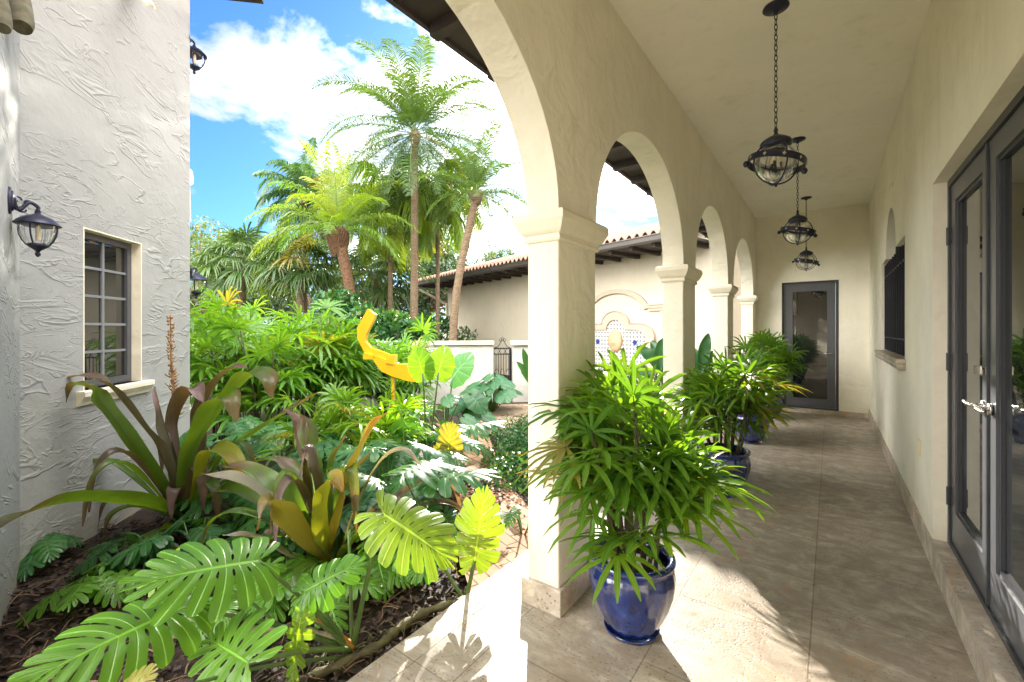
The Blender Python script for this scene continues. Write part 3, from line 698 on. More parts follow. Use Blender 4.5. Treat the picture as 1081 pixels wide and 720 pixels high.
# ================================================================ PENDANT LANTERNS
def lantern():
    t=thing('pendant_lantern','','lantern',(0,0,0))
    mb=MB(); mb.lathe([(.0,0),(.075,0),(.078,-.008),(.06,-.02),(.02,-.028),(.012,-.045),(0,-.046)],(0,0,0),24); mb.build('ceiling_canopy',M['lampiron'],t,'auto',True)
    mb=MB(); z=-.045; k=0
    while z>-.80:
        M4=Matrix.Translation((0,0,z-.021))@Matrix.Rotation(PI/2*(k%2)+.3,4,'Z')
        pts=[M4@V(.0095*math.cos(a),0,.021*math.sin(a)) for a in [2*PI*i/12 for i in range(13)]]
        mb.tube(pts,.0028,5,False); z-=.034; k+=1
    mb.build('chain',M['lampiron'],t,True,True)
    zc=-1.03; R=.128
    mb=MB(); mb.lathe([(0,-.80),(.008,-.80),(.014,-.815),(.009,-.83),(.018,-.845),(.03,-.855),(.05,-.862),(.085,-.885),(.094,-.90),(.090,-.922),(.07,-.925),(0,-.925)],(0,0,0),24); mb.build('cap',M['lampiron'],t,'auto',True)
    mb=MB(); prof=[(R*math.sin(PI*i/20)*.96,zc+R*math.cos(PI*i/20)) for i in range(3,21)]; mb.lathe(prof,(0,0,0),28); mb.build('globe',M['glass'],t,True,True)
    mb=MB()
    for k in range(4):
        a=PI*k/4+.2; mb.tube([V(math.cos(a)*(R+.012)*math.sin(th),math.sin(a)*(R+.012)*math.sin(th),zc+(R+.012)*math.cos(th)) for th in [2*PI*i/32 for i in range(33)]],.0055,5,False) if k%2==0 else None
    mb.tube([V(0,0,zc-R-.005),V(0,0,zc-R-.03)],[.014,.006],8)
    mb.build('meridian_bands',M['lampiron'],t,True,True)
    tilt=Matrix.Translation((0,0,zc))@Matrix.Rotation(math.radians(13),4,'Y')
    ring=MB(); R2=.172; rows=[]
    for k in range(40):
        a=2*PI*k/40; rows.append([tilt@V(q*math.cos(a),q*math.sin(a),h) for q,h in ((R2,-.022),(R2,.022),(R2-.007,.022),(R2-.007,-.022))])
    rows.append(rows[0]); ring.grid(rows,close=True); eq=ring.build('equator_ring',M['lampiron'],t,'auto',True)
    for k in range(10):
        st=MB(); a=2*PI*(k+.5)/10; X=tilt@Matrix.Rotation(a,4,'Z')@Matrix.Translation((R2+.001,0,0))
        st.box((0,-.004,-.011),(.002,.004,.011),X); st.box((0,-.010,-.004),(.0025,.010,.004),X)
        st.build('stud',M['chrome'],eq,False,True)
    for k in range(2):
        kn=MB(); a=PI*k; X=tilt@Matrix.Rotation(a,4,'Z'); c=X@V(R2+.003,0,-.03)
        kn.lathe([(0,.02),(.012,.018),(.02,.0),(.012,-.018),(0,-.02)],c,12)
        kn.build('knob',M['lampiron'],t,True,True)
    sc=MB()
    for k in range(3):
        a=2*PI*k/3; c=V(.035*math.cos(a),.035*math.sin(a),zc-.03); sc.tube([V(0,0,zc-.07),V(c.x,c.y,zc-.06),c],.004,6); sc.tube([c,c+V(0,0,.035)],[.009,.009],8)
    sc.tube([V(0,0,-.92),V(0,0,zc-.08)],.005,6); sc.build('candle_cluster',M['lampiron'],t,True,True)
    for k in range(3):
        bl=MB(); a=2*PI*k/3; bl.lathe([(.006,0),(.012,.014),(.010,.03),(.003,.045),(0,.047)],V(.035*math.cos(a),.035*math.sin(a),zc+.006),10)
        bl.build('bulb',M['bulb'],t,True,True)
    return t
L0=lantern(); L0['label']='nearest and largest of the iron globe lanterns hanging from the walkway ceiling'; L0['group']='globe lanterns along the ceiling'
for i,(loc,lb) in enumerate([((-.293,3.36,ZC),None),((-.30,5.84,ZC),'middle iron globe lantern hanging behind the nearest one'),((-.32,8.50,ZC),'smallest, farthest globe lantern hanging above the end door')]):
    o=L0 if i==0 else copy_tree(L0)
    o.location=loc
    if lb: o['label']=lb
L0.rotation_euler.z=math.radians(20)
# ================================================================ LEFT HOUSE
P0=G(20,615,ZG); D=V(-.7071,.7071,0); N=V(.7071,.7071,0); UP=V(0,0,1)
def sl(px): # parameter along house wall for a pixel column
    u=(px-540.5)/FP; q=FW+RT*u   # P0 + s D = t q
    det=D.x*(-q.y)+D.y*q.x
    return (-P0.x*(-q.y)+ -P0.y*q.x)/det
S0,S1=sl(88),sl(150); SCOR=sl(200.5)
WZa,WZb=1.05,2.26
hs=thing('white_house','white house with deeply trowelled stucco wall on the left','house',P0)
HM=frame(P0+V(0,0,0),D,UP,-N); HM[2][3]=0
mb=MB(); mb.plate([[(-.01,-.2),(SCOR,-.2),(SCOR,5.6),(-.01,5.6)],[(S0,WZa),(S1,WZa),(S1,WZb),(S0,WZb)]],.35,HM)
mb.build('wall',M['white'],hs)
mb=MB(); mb.plate([[(S0-.2,WZa-.2),(S1+.2,WZa-.2),(S1+.2,WZb+.2),(S0-.2,WZb+.2)],[(S0+.001,WZa+.001),(S1-.001,WZa+.001),(S1-.001,WZb-.001),(S0+.001,WZb-.001)]],.0,HM) if False else None
# rest of house volume behind
mb=MB(); c0=HM@V(SCOR,-.2,.351)
mb.plate([[(-1.5,-.2),(SCOR-.02,-.2),(SCOR-.02,5.55),(-1.5,5.55)]],4.0,HM@Matrix.Translation((0,0,.352))); mb.build('side_walls',M['cream'],hs)
# reveal lining
mb=MB()
mb.box((S1-.012,WZa,.001),(S1-.0005,WZb,.12),HM); mb.box((S0+.0005,WZa,.001),(S0+.012,WZb,.12),HM); mb.box((S0+.012,WZb-.012,.001),(S1-.012,WZb-.0005,.12),HM)
mb.build('window_reveal',M['cast'],hs)
mb=MB(); w=[(-.055,WZa-.10)]
mb.plate([[(-.002,-.105),(.02,-.105),(.03,-.08),(.045,-.06),(.05,-.045),(.06,-.04),(.06,-.006),(.05,.0),(-.10,.0)]],S1-S0+.14,frame(HM@V(S0-.07,WZa,0),N,UP,D)); mb.build('window_sill',M['cast'],hs)
mb=MB(); mb.box((-1.0,5.3,-.55),(SCOR+.45,5.42,.6),HM); mb.box((-1.0,5.42,-.62),(SCOR+.52,5.55,.6),HM); mb.build('eave',M['soffit'],hs)
wn=thing('casement_window','small grey framed window with ten panes in the white house wall','window',HM@V(S0,WZa,.1))
mb=MB(); F3=HM@Matrix.Translation((0,0,.075)); i0,i1,j0,j1=S0+.013,S1-.013,WZa+.004,WZb-.013
mb.plate([[(i0,j0),(i1,j0),(i1,j1),(i0,j1)],[(i0+.05,j0+.055),(i1-.05,j0+.055),(i1-.05,j1-.05),(i0+.05,j1-.05)]],.045,F3)
mb.build('window_frame',M['frame'],wn)
mb=MB(); ci=(i0+i1)/2
mb.box((ci-.011,j0+.05,.085),(ci+.011,j1-.045,.108),HM)
for k in range(1,5):
    z=j0+.055+(j1-j0-.105)*k/5; mb.box((i0+.045,z-.010,.087),(i1-.045,z+.010,.106),HM)
mb.build('muntins',plain('grey_muntin_paint',(.20,.21,.23),.4),wn)
mb=MB(); mb.box((i0+.04,j0+.045,.098),(i1-.04,j1-.04,.103),HM); mb.build('glass',M['paneh'],wn)
# return wall at far left of frame
Q1=G(0,665,ZG); dv=(Q1-P0); dv.z=0; dv.normalize(); 
mb=MB(); nb=V(dv.y,-dv.x,0); 
if nb.y>0: nb=-nb
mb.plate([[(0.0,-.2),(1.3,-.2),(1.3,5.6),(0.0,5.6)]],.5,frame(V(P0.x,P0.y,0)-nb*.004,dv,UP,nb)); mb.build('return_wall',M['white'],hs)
# wall lantern
LC=P(40,245,2.58); PC=V(P0.x,P0.y,0)+dv*.36-nb*.0; PC.z=2.23
wl=thing('wall_lantern','black iron coach lantern with pale glass on the scrolled bracket at far left','lantern',PC,)
def coach(par,C,Pp,out,s=1.0,local=False):
    mb=MB(); q=Matrix.Translation(Pp)@out.to_track_quat('Z','Y').to_matrix().to_4x4()
    prof=[(0,.035),(.02,.033),(.03,.024),(.042,.022),(.048,.014),(.058,.012),(.064,.004),(.066,0)]
    rows=[]
    for rr,z in prof: rows.append([q@V(rr*s*math.cos(2*PI*k/24)*.8,rr*s*1.25*math.sin(2*PI*k/24),z*s) for k in range(24)])
    mb.grid(rows,close=True); mb.build('backplate',M['lampiron'],par,'auto')
    mb=MB(); top=C+V(0,0,.125*s)
    pts=catmull([Pp+out*.02*s,Pp.lerp(top,.35)+V(0,0,-.035*s),Pp.lerp(top,.7)+V(0,0,.03*s),top+V(0,0,.022*s),top],16); mb.tube(pts,[.010*s]*14+[.009*s,.010*s,.012*s],8)
    h=(top-Pp); h.z=0; h.normalize()
    for b,sg in ((.3,1),(.45,-1),(.65,1)):
        c=Pp.lerp(top,b)+V(0,0,sg*.022*s); mb.tube([c+(h*math.cos(a)+V(0,0,1)*sg*math.sin(a))*.020*s*(1-a/9) for a in [i*.5 for i in range(11)]],.0055*s,6)
    mb.build('bracket',M['lampiron'],par,True)
    mb=MB(); mb.lathe([(0,.125),(.014,.122),(.014,.108),(.024,.102),(.034,.095),(.065,.082),(.088,.062),(.098,.048),(.102,.042),(.092,.036),(.0,.04)],C,28) if s==1 else mb.lathe([(a*s,b*s) for a,b in ((0,.125),(.014,.122),(.024,.102),(.065,.082),(.098,.048),(.102,.042),(.0,.04))],C,20)
    mb.build('lantern_roof',M['lampiron'],par,'auto')
    g=[(.080,.036),(.081,.01),(.076,-.02),(.064,-.05),(.045,-.078),(.03,-.09)]
    mb=MB(); mb.lathe([(a*s,b*s) for a,b in g],C,24); mb.build('lantern_glass',M['glass'],par,True)
    mb=MB()
    for k in range(4):
        a=PI/4+k*PI/2+.3; mb.tube([C+V((rr+.004)*s*math.cos(a),(rr+.004)*s*math.sin(a),z*s) for rr,z in g],.0045*s,5)
    mb.lathe([(a*s,b*s) for a,b in ((.046,-.072),(.048,-.082),(.036,-.092),(.014,-.108),(.008,-.118),(.013,-.126),(.012,-.136),(.004,-.146),(0,-.148))],C,16)
    mb.build('cage',M['lampiron'],par,'auto')
    for k in (-1,1):
        mb=MB(); c=C+V(.02*k*s,.0,-.05*s); mb.lathe([(.010*s,0),(.010*s,.05*s),(.012*s,.055*s),(.010*s,.075*s),(0,.095*s)],c,10)
        mb.build('candle_bulb',M['bulb'],par,True)
coach(wl,LC,PC,-nb)
# lanterns on hidden side facade, seen past the corner
for px,py,dd,lb in ((205,62,4.75,'small upper coach lantern just past the top of the white house corner'),(207,300,4.9,'small lower coach lantern past the white house corner, against the palms')):
    C=P(px,py,dd); t=thing('wall_lantern',lb,'lantern',C-D*.16,'coach lanterns past the house corner'); coach(t,C,C-D*.20+V(0,0,.1),D,1.15)
cr=HM@V(SCOR,0,0)
t=thing('stone_window_surround','cream moulded stone trim jutting from the hidden side of the white house','trim',cr+V(0,0,3))
mb=MB(); Sx=frame(V(cr.x,cr.y,0)-N*.02,D,UP,-N)
mb.plate([[(-.01,2.62),(.06,2.64),(.05,2.9),(.04,3.02),(.10,3.05),(.11,3.12),(.09,3.19),(-.01,3.21)]],.6,Sx); mb.plate([[(-.01,2.44),(.12,2.44),(.17,2.50),(.20,2.52),(.20,2.56),(-.01,2.60)]],.9,frame(V(cr.x,cr.y,0)-N*.3,D,UP,-N)); mb.plate([[(-.01,-.1),(.03,-.1),(.03,2.6),(-.01,2.6)]],.3,Sx)
mb.build('moulding',M['cast'],t)
# mossy clay tile ends above return wall, scupper
def half_tile(a,b,r0,r1,th=.018):
    mb=MB(); a=Vector(a);b=Vector(b); d=(b-a).normalized(); s=d.cross(UP).normalized(); u=s.cross(d)
    rows=[]
    for p,rr in ((a,r0),(b,r1)):
        o=[p+s*rr*math.cos(t_)+u*rr*math.sin(t_) for t_ in [PI*k/10 for k in range(11)]]
        i=[p+s*(rr-th)*math.cos(t_)+u*(rr-th)*math.sin(t_) for t_ in [PI*k/10 for k in range(10,-1,-1)]]
        rows.append(o+i)
    ix=mb.grid(rows,close=True)
    for row in ix:
        for k in range(10): mb.f.append((row[k],row[k+1],row[20-k],row[21-k]))
    return mb
for pp,rad,lb in (([(23,29,2.40),(21,10,2.46),(14,-25,2.6),(4,-70,2.8)],.052,'mossy rounded clay tile end jutting out at the top left corner'),([(3,30,2.20),(1,12,2.25),(-6,-25,2.38),(-14,-70,2.5)],.036,'second mossy clay tile end cut off by the left frame edge')):
    mb=MB(); mb.tube(catmull([P(*q) for q in pp],12),[rad*k for k in (.80,.97,1.0,1.01,1.02,1.03,1.04,1.05,1.06,1.07,1.08,1.09,1.1)],16); tag(mb.build('clay_tile',M['moss'],None,'auto'),lb,'roof tile','clay tiles at the top left')
mb=half_tile(P(159,8,3.35),P(140,-18,3.75),.035,.04); tag(mb.build('clay_scupper',M['cast'],None,'auto'),'small clay drain spout on the white wall at the top edge','spout')
# ================================================================ GARDEN WALL, GATE
W0=B(552,9.8); W0.z=0; WD=V(.7071,.7071,0)
def wls(px):
    u=(px-540.5)/FP; q=FW+RT*u; det=WD.x*(-q.y)+WD.y*q.x
    return (-W0.x*(-q.y)-W0.y*q.x)/det
WM=frame(W0,WD,UP,V(-.7071,.7071,0))
gw=thing('garden_wall','low pale stucco garden wall with a flat stone cap behind the planting','wall',W0)
g0,g1=wls(521),wls(541)
mb=MB(); mb.box((-7.5,-.2,0),(g0,1.16,.2),WM); mb.build('wall',M['garden'],gw)
mb=MB(); mb.rings(-7.55,g0+.0,-.03,.23,[(0,1.161),(.012,1.165),(.012,1.245),(0,1.25)],frame(W0,WD,V(-.7071,.7071,0),UP)); mb.build('cap',M['concrete'],gw)
gp=thing('gate_pier','short pale wall section with cap to the right of the iron gate','wall',WM@V(g1,0,0))
mb=MB(); mb.box((g1,-.2,-.05),(g1+1.4,1.15,.22),WM); mb.build('pier',M['garden'],gp)
mb=MB(); mb.rings(g1,g1+1.4,-.08,.25,[(.0,1.151),(.02,1.155),(.02,1.24),(0,1.25)],frame(W0,WD,V(-.7071,.7071,0),UP)); mb.build('cap',M['concrete'],gp)
gt=thing('iron_gate','narrow black wrought iron gate with rings and scrolls in the garden wall','gate',WM@V(g0,0,0))
mb=MB(); gw_=g1-g0
for a,b in (((g0+.01,0),(g0+.01,1.08)),((g1-.02,0),(g1-.02,1.08)),((g0+.01,1.08),(g1-.02,1.08)),((g0+.01,.95),(g1-.02,.95)),((g0+.01,.08),(g1-.02,.08))):
    mb.tube([WM@V(a[0],a[1],.08),WM@V(b[0],b[1],.08)],.014,5)
mb.box((g1-.06,0,.06),(g1-.035,1.08,.10),WM)
mb.build('gate_frame',M['iron'],gt)
mb=MB()
for k in range(1,7):
    x=g0+.01+(gw_-.03)*k/7; mb.tube([WM@V(x,.08,.08),WM@V(x,.95,.08)],.007,5)
for k in range(3):
    c=g0+.01+(gw_-.03)*(k+.5)/3; q=(gw_-.03)/6.4; mb.tube([WM@V(c+q*math.cos(a),1.015+.06*math.sin(a),.08) for a in [2*PI*i/14 for i in range(15)]],.007,4,False)
for k in range(3):
    c=g0+.01+(gw_-.03)*(k+.5)/3; mb.tube([WM@V(c+.05*math.cos(a),.5+.12*math.sin(a),.08) for a in [2*PI*i/14 for i in range(15)]],.006,4,False)
mb.build('bars_and_rings',M['iron'],gt)
mb=MB(); cc=(g0+g1)/2; q=gw_/2
mb.tube(catmull([WM@V(g0+.03,1.09,.08),WM@V(cc-q*.45,1.13,.08),WM@V(cc,1.27,.08),WM@V(cc+q*.45,1.13,.08),WM@V(g1-.04,1.09,.08)],16),.008,5)
for k in (-1,0,1): mb.tube([WM@V(cc+k*.05+.028*math.cos(a),1.30-.03*abs(k)+.028*math.sin(a),.08) for a in [2*PI*i/10 for i in range(11)]],.006,4,False)
mb.build('crest',M['iron'],gt)
# ================================================================ FAR BUILDING
A=P(746,HY,9.65); Bp=P(472.6,HY,19.0); A.z=0;Bp.z=0
FD=(Bp-A).normalized(); FN=V(FD.y,-FD.x,0)   # candidate normal
if FN.dot(A)>0: FN=-FN
FM=frame(A,FD,UP,-FN) # w goes away from camera
LEN=(Bp-A).length; ZW=3.38
fb=thing('far_building','cream stucco building with clay tile roof and dark eaves across the garden','building',A)
mb=MB(); mb.box((-.55,-.2,0),(LEN,ZW+.3,6),FM); mb.build('wall',M['farwall'],fb)
OV=1.15; XL=-.15
mb=MB(); mb.box((XL,ZW,-OV),(LEN+1.1,ZW+.05,-.002),FM); mb.build('soffit_boards',M['soffit'],fb)
for k in range(21):
    x=XL+.1+k*.6; mb=MB(); mb.box((x,ZW-.09,-OV+.05),(x+.09,ZW-.002,-.004),FM); mb.build('rafter_tail',M['soffit'],fb)
mb=MB(); mb.plate([[(-.0,.0),(.10,.0),(.125,.03),(.14,.12),(.16,.13),(.16,.15),(0,.15)]],LEN+1.1-XL,frame(FM@V(XL,ZW-.01,-OV),FN,UP,FD)); mb.build('gutter',plain('dark_bronze_gutter',(.085,.075,.07),.4,nz=.1),fb)
# barrel tile roof
mb=MB(); per=.21; W=LEN+1.15-XL; nper=int(W/per); pitch=math.radians(17); rowsn=14; rl=.42
for j in range(rowsn):
    s0=j*rl; s1=s0+rl+.03
    rows=[]
    for i in range(nper*8+1):
        x=XL+i*per/8; ph=(i%8)/8*2*PI; h=.05*math.cos(ph)+.012
        z0=ZW+.165+s0*math.sin(pitch)+h+.025; z1=ZW+.165+s1*math.sin(pitch)+h
        rows.append([FM@V(x,z0-.03,-OV-.12+s0*math.cos(pitch)),FM@V(x,z0,-OV-.12+s0*math.cos(pitch)),FM@V(x,z1,-OV-.12+s1*math.cos(pitch))])
    mb.grid(rows)
mb.build('clay_tile_roof',M['clay'],fb,'auto')
mb=MB(); mb.tube(catmull([FM@V(LEN+.6,ZW-.02,-OV-.05),FM@V(LEN+.55,ZW-.12,-OV+.05),FM@V(LEN+.1,ZW-.75,-.10),FM@V(LEN-.0,ZW-1.0,-.06),FM@V(LEN-.0,0,-.06)],20),.05,8); mb.build('downspout',M['cast'],fb,True)
# fountain
fo_s=(P(650,HY,11.63)-A).dot(FD)
ft=thing('wall_fountain','tiled wall fountain with peach stone arches and a carved mask','fountain',FM@V(fo_s,0,0))
FF=FM@Matrix.Translation((fo_s,0,0))
def archpts(hw,zs,rise,n=20,x0=None): return [(hw*math.cos(PI*k/n),zs+rise*math.sin(PI*k/n)) for k in range(n+1)]
def outline(hw,zb,zsh,rc,hump,hr):
    # right side up, rounded shoulder, central hump, mirror
    pts=[(hw,zb),(hw,zsh-rc)]
    for k in range(1,9):
        a=PI/2*k/8; pts.append((hw-rc+rc*math.cos(a),zsh-rc+rc*math.sin(a)))
    for k in range(0,17):
        a=PI*k/16; pts.append((hump*math.cos(a),zsh+.002+hr*math.sin(a)))
    pts+=[(-x,z) for x,z in reversed(pts[:10])]
    return pts
inn=outline(.98,.25,1.50,.32,.30,.26); outl=outline(1.22,.25,1.66,.40,.44,.33)
mb=MB(); mb.plate([inn],.02,FF@Matrix.Translation((0,0,-.03)))
panel=mb.build('tile_panel',M['tiles'],ft)
inv=FF.inverted(); off=ft.location
for lp in panel.data.loops:
    c=inv@(panel.data.vertices[lp.vertex_index].co+off); panel.data.uv_layers[0].data[lp.index].uv=(c.x,c.y)
mb=MB(); mb.plate([outl,list(inn)],.07,FF@Matrix.Translation((0,0,-.072))); mb.build('inner_surround',M['peach'],ft)
mb=MB(); mb.tube([FF@V(x,z,-.08) for x,z in outl[1:-1]],.02,6); mb.build('roll_moulding',M['peach'],ft,True)
oo=[(1.05*math.cos(PI*k/24*.9+PI*.05),1.93+.64*math.sin(PI*k/24*.9+PI*.05)) for k in range(25)]
oi=[(x*.86,(z-1.93)*.84+1.92) for x,z in oo]
mb=MB(); mb.plate([oo+list(reversed(oi))],.07,FF@Matrix.Translation((0,0,-.075)))
for sg in (-1,1):
    a,b=sorted((sg*1.0,sg*1.75)); mb.box((a,2.03,-.085),(b,2.10,-.002),FF); mb.box((a+.02,1.96,-.06),(b-.02,2.03,-.002),FF); mb.box((a+.01,2.10,-.11),(b-.01,2.14,-.002),FF)
mb.build('outer_arch',M['peach'],ft)
for sg in (-1,1):
    mb=MB()
    for k in range(3): x=sg*(1.36+.12*k); mb.box((min(x,x+.07*sg),.1,-.045),(max(x,x+.07*sg),1.958,-.002),FF)
    mb.build('fluted_pilaster',M['farwall'],ft)
# mask
mb=MB(); rows=[]
for i in range(17):
    th=PI*i/16; row=[]
    for k in range(24):
        a=2*PI*k/24; x=math.sin(th)*math.cos(a); z=math.cos(th); y=math.sin(th)*math.sin(a)
        rr=1+.10*math.cos(a*9)*(math.sin(th)**2)*(1 if y>-.3 else 0)
        q=V(.17*x*rr,.235*z,-.10*max(-.1,-y)*rr)
        if y<0:
            q.z-= .05*math.exp(-((x/.18)**2+((z+.05)/.25)**2)) ; q.z+=.03*math.exp(-(((abs(x)-.35)/.15)**2+((z-.25)/.12)**2)); q.z+=.035*math.exp(-((x/.25)**2+((z+.5)/.1)**2))
        row.append(FF@V(q.x*1.35,1.2+q.y*1.25,q.z*1.3-.04))
    rows.append(row)
mb.grid(rows,close=True); mb.build('carved_mask',plain('carved_peach_stone',(.66,.42,.25),.7,c2=(.50,.30,.17),nscale=20,bmp=.4),ft,True)
for x,z in ((.62,1.17),(.0,.68),(-.62,1.17)):
    mb=MB(); mb.plate([[(x-.075,z),(x,z-.075),(x+.075,z),(x,z+.075)]],.012,FF@Matrix.Translation((0,0,-.044))); mb.build('accent_tile',M['cobalt'],ft)
mb=MB(); mb.box((-1.3,-.1,-.75),(1.3,.22,-.0745),FF); mb.box((-1.36,.22,-.80),(1.36,.28,-.0745),FF); mb.build('basin',M['peach'],ft)
# ================================================================ POTTED PALMS
def potted(loc,lb,seed,n,H,lv=6,s=1.0,L=.285,lean=.22,drp=.24):
    r=random.Random(seed); t=thing('potted_palm',lb,'potted plant',loc,'potted lady palms along the columns'); c=Vector(loc)
    fn=lambda a,z: 1+.040*abs(math.cos(a*7))*(1 if z<.33*s else 0)
    mb=MB(); mb.lathe([(a*s,b*s) for a,b in ((0,.018),(.105,.018),(.118,.03),(.138,.07),(.170,.14),(.192,.21),(.199,.27),(.190,.315),(.184,.332),(.198,.340),(.205,.352),(.203,.366),(.190,.372),(.176,.366),(.172,.33),(.165,.30))],c,64,fn)
    mb.build('pot',M['glaze'],t,True)
    mb=MB(); mb.lathe([(a*s,b*s) for a,b in ((0,.002),(.115,.002),(.128,.008),(.132,.020),(.128,.022),(.12,.016),(.0,.014))],c,40); mb.build('saucer',M['glaze'],t,True)
    mb=MB(); mb.lathe([(.168*s,.315*s),(.10*s,.325*s),(0,.33*s)],c,20); mb.build('soil',M['soil'],t)
    fo=MB();ca=MB(); rhapis(fo,ca,c+V(0,0,.31*s),H,n,r,.12*s,lv,L,.20,lean,.028,drp=drp)
    # low skirt leaves
    for k in range(8):
        az=r.random()*6.3; d=V(math.cos(az),math.sin(az),.5).normalized(); p=c+V(0,0,.42)+V(0,0,rnd(r,.05,.3)); q=p+d*rnd(r,.14,.26)
        ca.tube([p,q],.003,4,False); fan_leaf(fo,q,(d+V(0,0,-.5)).normalized(),UP,r.randint(7,10),L*rnd(r,.7,1),r,.027,100,.5)
    ca.build('canes',M['cane'],t,True); fo.build('foliage',M['rhapis'],t,True)
    return t
potted((-.81,2.13,0),'lush lady palm in ribbed blue pot, nearest the camera beside the foreground column',11,17,.82,7,1.03)
potted((-.80,4.40,0),'potted lady palm second from the camera, its dark pot half hidden by the nearest palm',12,16,.78,6,1.1)
potted((-.87,6.60,0),'potted lady palm third along the walkway, drooping over its dark blue pot',13,16,.86,6,1.1)
potted((-.85,8.65,0),'farthest potted lady palm, standing beside the end door',14,16,1.0,6,1.05)
# ================================================================ MONSTERAS (front)
def vv(x,y,d): return P(x,y,d)
CAMW=V(0,0,EYE)
def petiole(mb,a,b,r0=.009,r1=.006,sag=.03,n=8):
    a=Vector(a);b=Vector(b); m=(a+b)*.5+V(0,0,sag); mb.tube(catmull([a,m,b],n),[r0+(r1-r0)*i/n for i in range(n+1)],7)
r=random.Random(21)
rootA=G(372,692,-.06)
t=thing('monstera_plant','big bright green split leaf monstera filling the lower left foreground','plant',rootA)
f=MB(); s=MB()
L1=(vv(196,640,1.75),vv(0,722,1.30)); mon_leaf(f,L1[0],L1[1],V(.30,.55,1),.36,10,.10,.10,r,.9,.55)
L2=(vv(272,592,1.92),vv(133,612,1.62)); mon_leaf(f,L2[0],L2[1],V(.45,-.55,1),.42,9,.08,.10,r,.85,.45)
L5=(vv(322,624,1.95),vv(385,588,2.05)); mon_leaf(f,L5[0],L5[1],V(.3,-.6,1),.40,7,.1,.1,r,.6,.1)
L6=(vv(262,700,1.6),vv(212,668,1.75)); mon_leaf(f,L6[0],L6[1],V(.3,-.6,1),.55,7,.1,.1,r,.9,.6)
L7=(vv(120,745,1.35),vv(160,705,1.4)); mon_leaf(f,L7[0],L7[1],V(.3,-.8,.7),.5,7,.1,.1,r,.8,1)
f.build('leaves',M['monst'],t,True)
f=MB()
L3=(vv(404,542,2.12),vv(482,592,2.0)); mon_leaf(f,L3[0],L3[1],V(.3,-.55,1.0),.42,9,.10,.08,r,.62,.7)
L8=(vv(318,650,1.85),vv(303,735,1.75)); mon_leaf(f,L8[0],L8[1],V(.5,-.8,.2),.22,7,.1,.1,r,1,.5,False)
L9=(vv(185,590,1.95),vv(150,622,1.85)); mon_leaf(f,L9[0],L9[1],V(.4,-.7,.8),.6,6,.1,.1,r,1,.8)
o=f.build('sunlit_leaves',M['yell'],t,True); o['label']='yellow green leaves lit from behind by the sun'
for Lf in (L1,L2,L3,L6): petiole(s,rootA+V(0,0,.03),Lf[0],.014,.008,.02)
petiole(s,rootA,L5[0],.008,.005); petiole(s,rootA,L8[0],.008,.005); petiole(s,vv(300,664,1.95),L9[0],.007,.005); petiole(s,rootA,L7[0],.008,.006)
petiole(s,rootA+V(-.03,.02,0),vv(368,560,2.2),.011,.007,0)
s.build('stems',M['stem'],t,True)
s=MB(); petiole(s,rootA+V(0,0,.04),vv(322,648,2.02),.022,.006,.01); o=s.build('dying_sheath',M['orange'],t,True)
rootB=G(492,634,-.06)
t=thing('monstera_plant','small monstera by the terrace edge with one upright glowing yellow leaf','plant',rootB)
f=MB(); s=MB(); Lb=(vv(501,592,2.46),vv(512,512,2.5)); mon_leaf(f,Lb[0],Lb[1],V(.55,-.8,.1),.33,10,.06,.10,r,.42,.9)
f.build('upright_leaf',M['yell'],t,True); petiole(s,rootB,Lb[0],.014,.01,.0)
petiole(s,rootB+V(-.02,0,0),vv(462,588,2.55),.012,.008,0)
f=MB(); mon_leaf(f,vv(462,588,2.55),vv(430,606,2.45),V(.2,-.5,1),.5,7,.2,.1,r,.9,.3); f.build('leaf',M['monst'],t,True); s.build('stems',M['stem'],t,True)
# rhizomes
s=MB(); s.tube(catmull([G(300,726,-.05),G(352,705,-.04),G(400,681,-.03),G(417,667,-.03),G(445,648,-.03),G(490,633,-.04)],30),[.022+.006*math.sin(i*1.9) for i in range(31)],8)
s.tube(catmull([G(240,668,-.04),G(280,664,-.03),G(330,668,-.03),G(372,684,-.04)],20),[.020+.005*math.sin(i*2.1) for i in range(21)],8)
for k in range(60):
    q=rnd(r,0,1); b_=G(300,726,-.05).lerp(G(490,633,-.04),q); a_=r.random()*6.3; l_=rnd(r,.04,.16)
    s.tube(catmull([b_,b_+V(math.cos(a_)*l_*.5,math.sin(a_)*l_*.5,rnd(r,.01,.05)),b_+V(math.cos(a_)*l_,math.sin(a_)*l_,-.02)],5),.0028,4)
tag(s.build('creeping_rhizome',M['rhiz'],None,True),'thick green brown monstera rhizome creeping along the terrace edge','plant')
# glossy philodendrons: (base x, depth), leaves explicit + random
def philo(label,root,n,H,LS,seed,mat='philo',bias=None,group='split leaf philodendrons in the bed',name='philodendron_plant',wid=.42,extra=(),nl=7):
    r=random.Random(seed); t=thing(name,label,'plant',root,group); f=MB(); s=MB(); root=Vector(root)
    for k in range(n):
        az=k*2.4+rnd(r,-.4,.4); q=rnd(r,.25,1)
        h=H*rnd(r,.55,1.0)*(1-.25*q); out=H*.65*q
        c=root+V(math.cos(az)*out,math.sin(az)*out,h); ls=LS*rnd(r,.75,1.2)
        d=V(math.cos(az),math.sin(az),rnd(r,-.55,.15)).normalized()
        if bias is not None: d=(d+Vector(bias)).normalized()
        mon_leaf(f,c,c+d*ls,V(-math.cos(az)*.1,-math.sin(az)*.1-.2,1),wid,nl,.22,.08,r,1.0)
        petiole(s,root,c,.009,.005,.05*H)
    for (a,b,up) in extra:
        a=P(*a); b=P(*b); mon_leaf(f,a,b,up,wid,nl+1,.12,.08,r,1.0); petiole(s,root,a,.009,.005,.03)
    f.build('leaves',M[mat],t,True); s.build('stems',M['stem'],t,True); return t
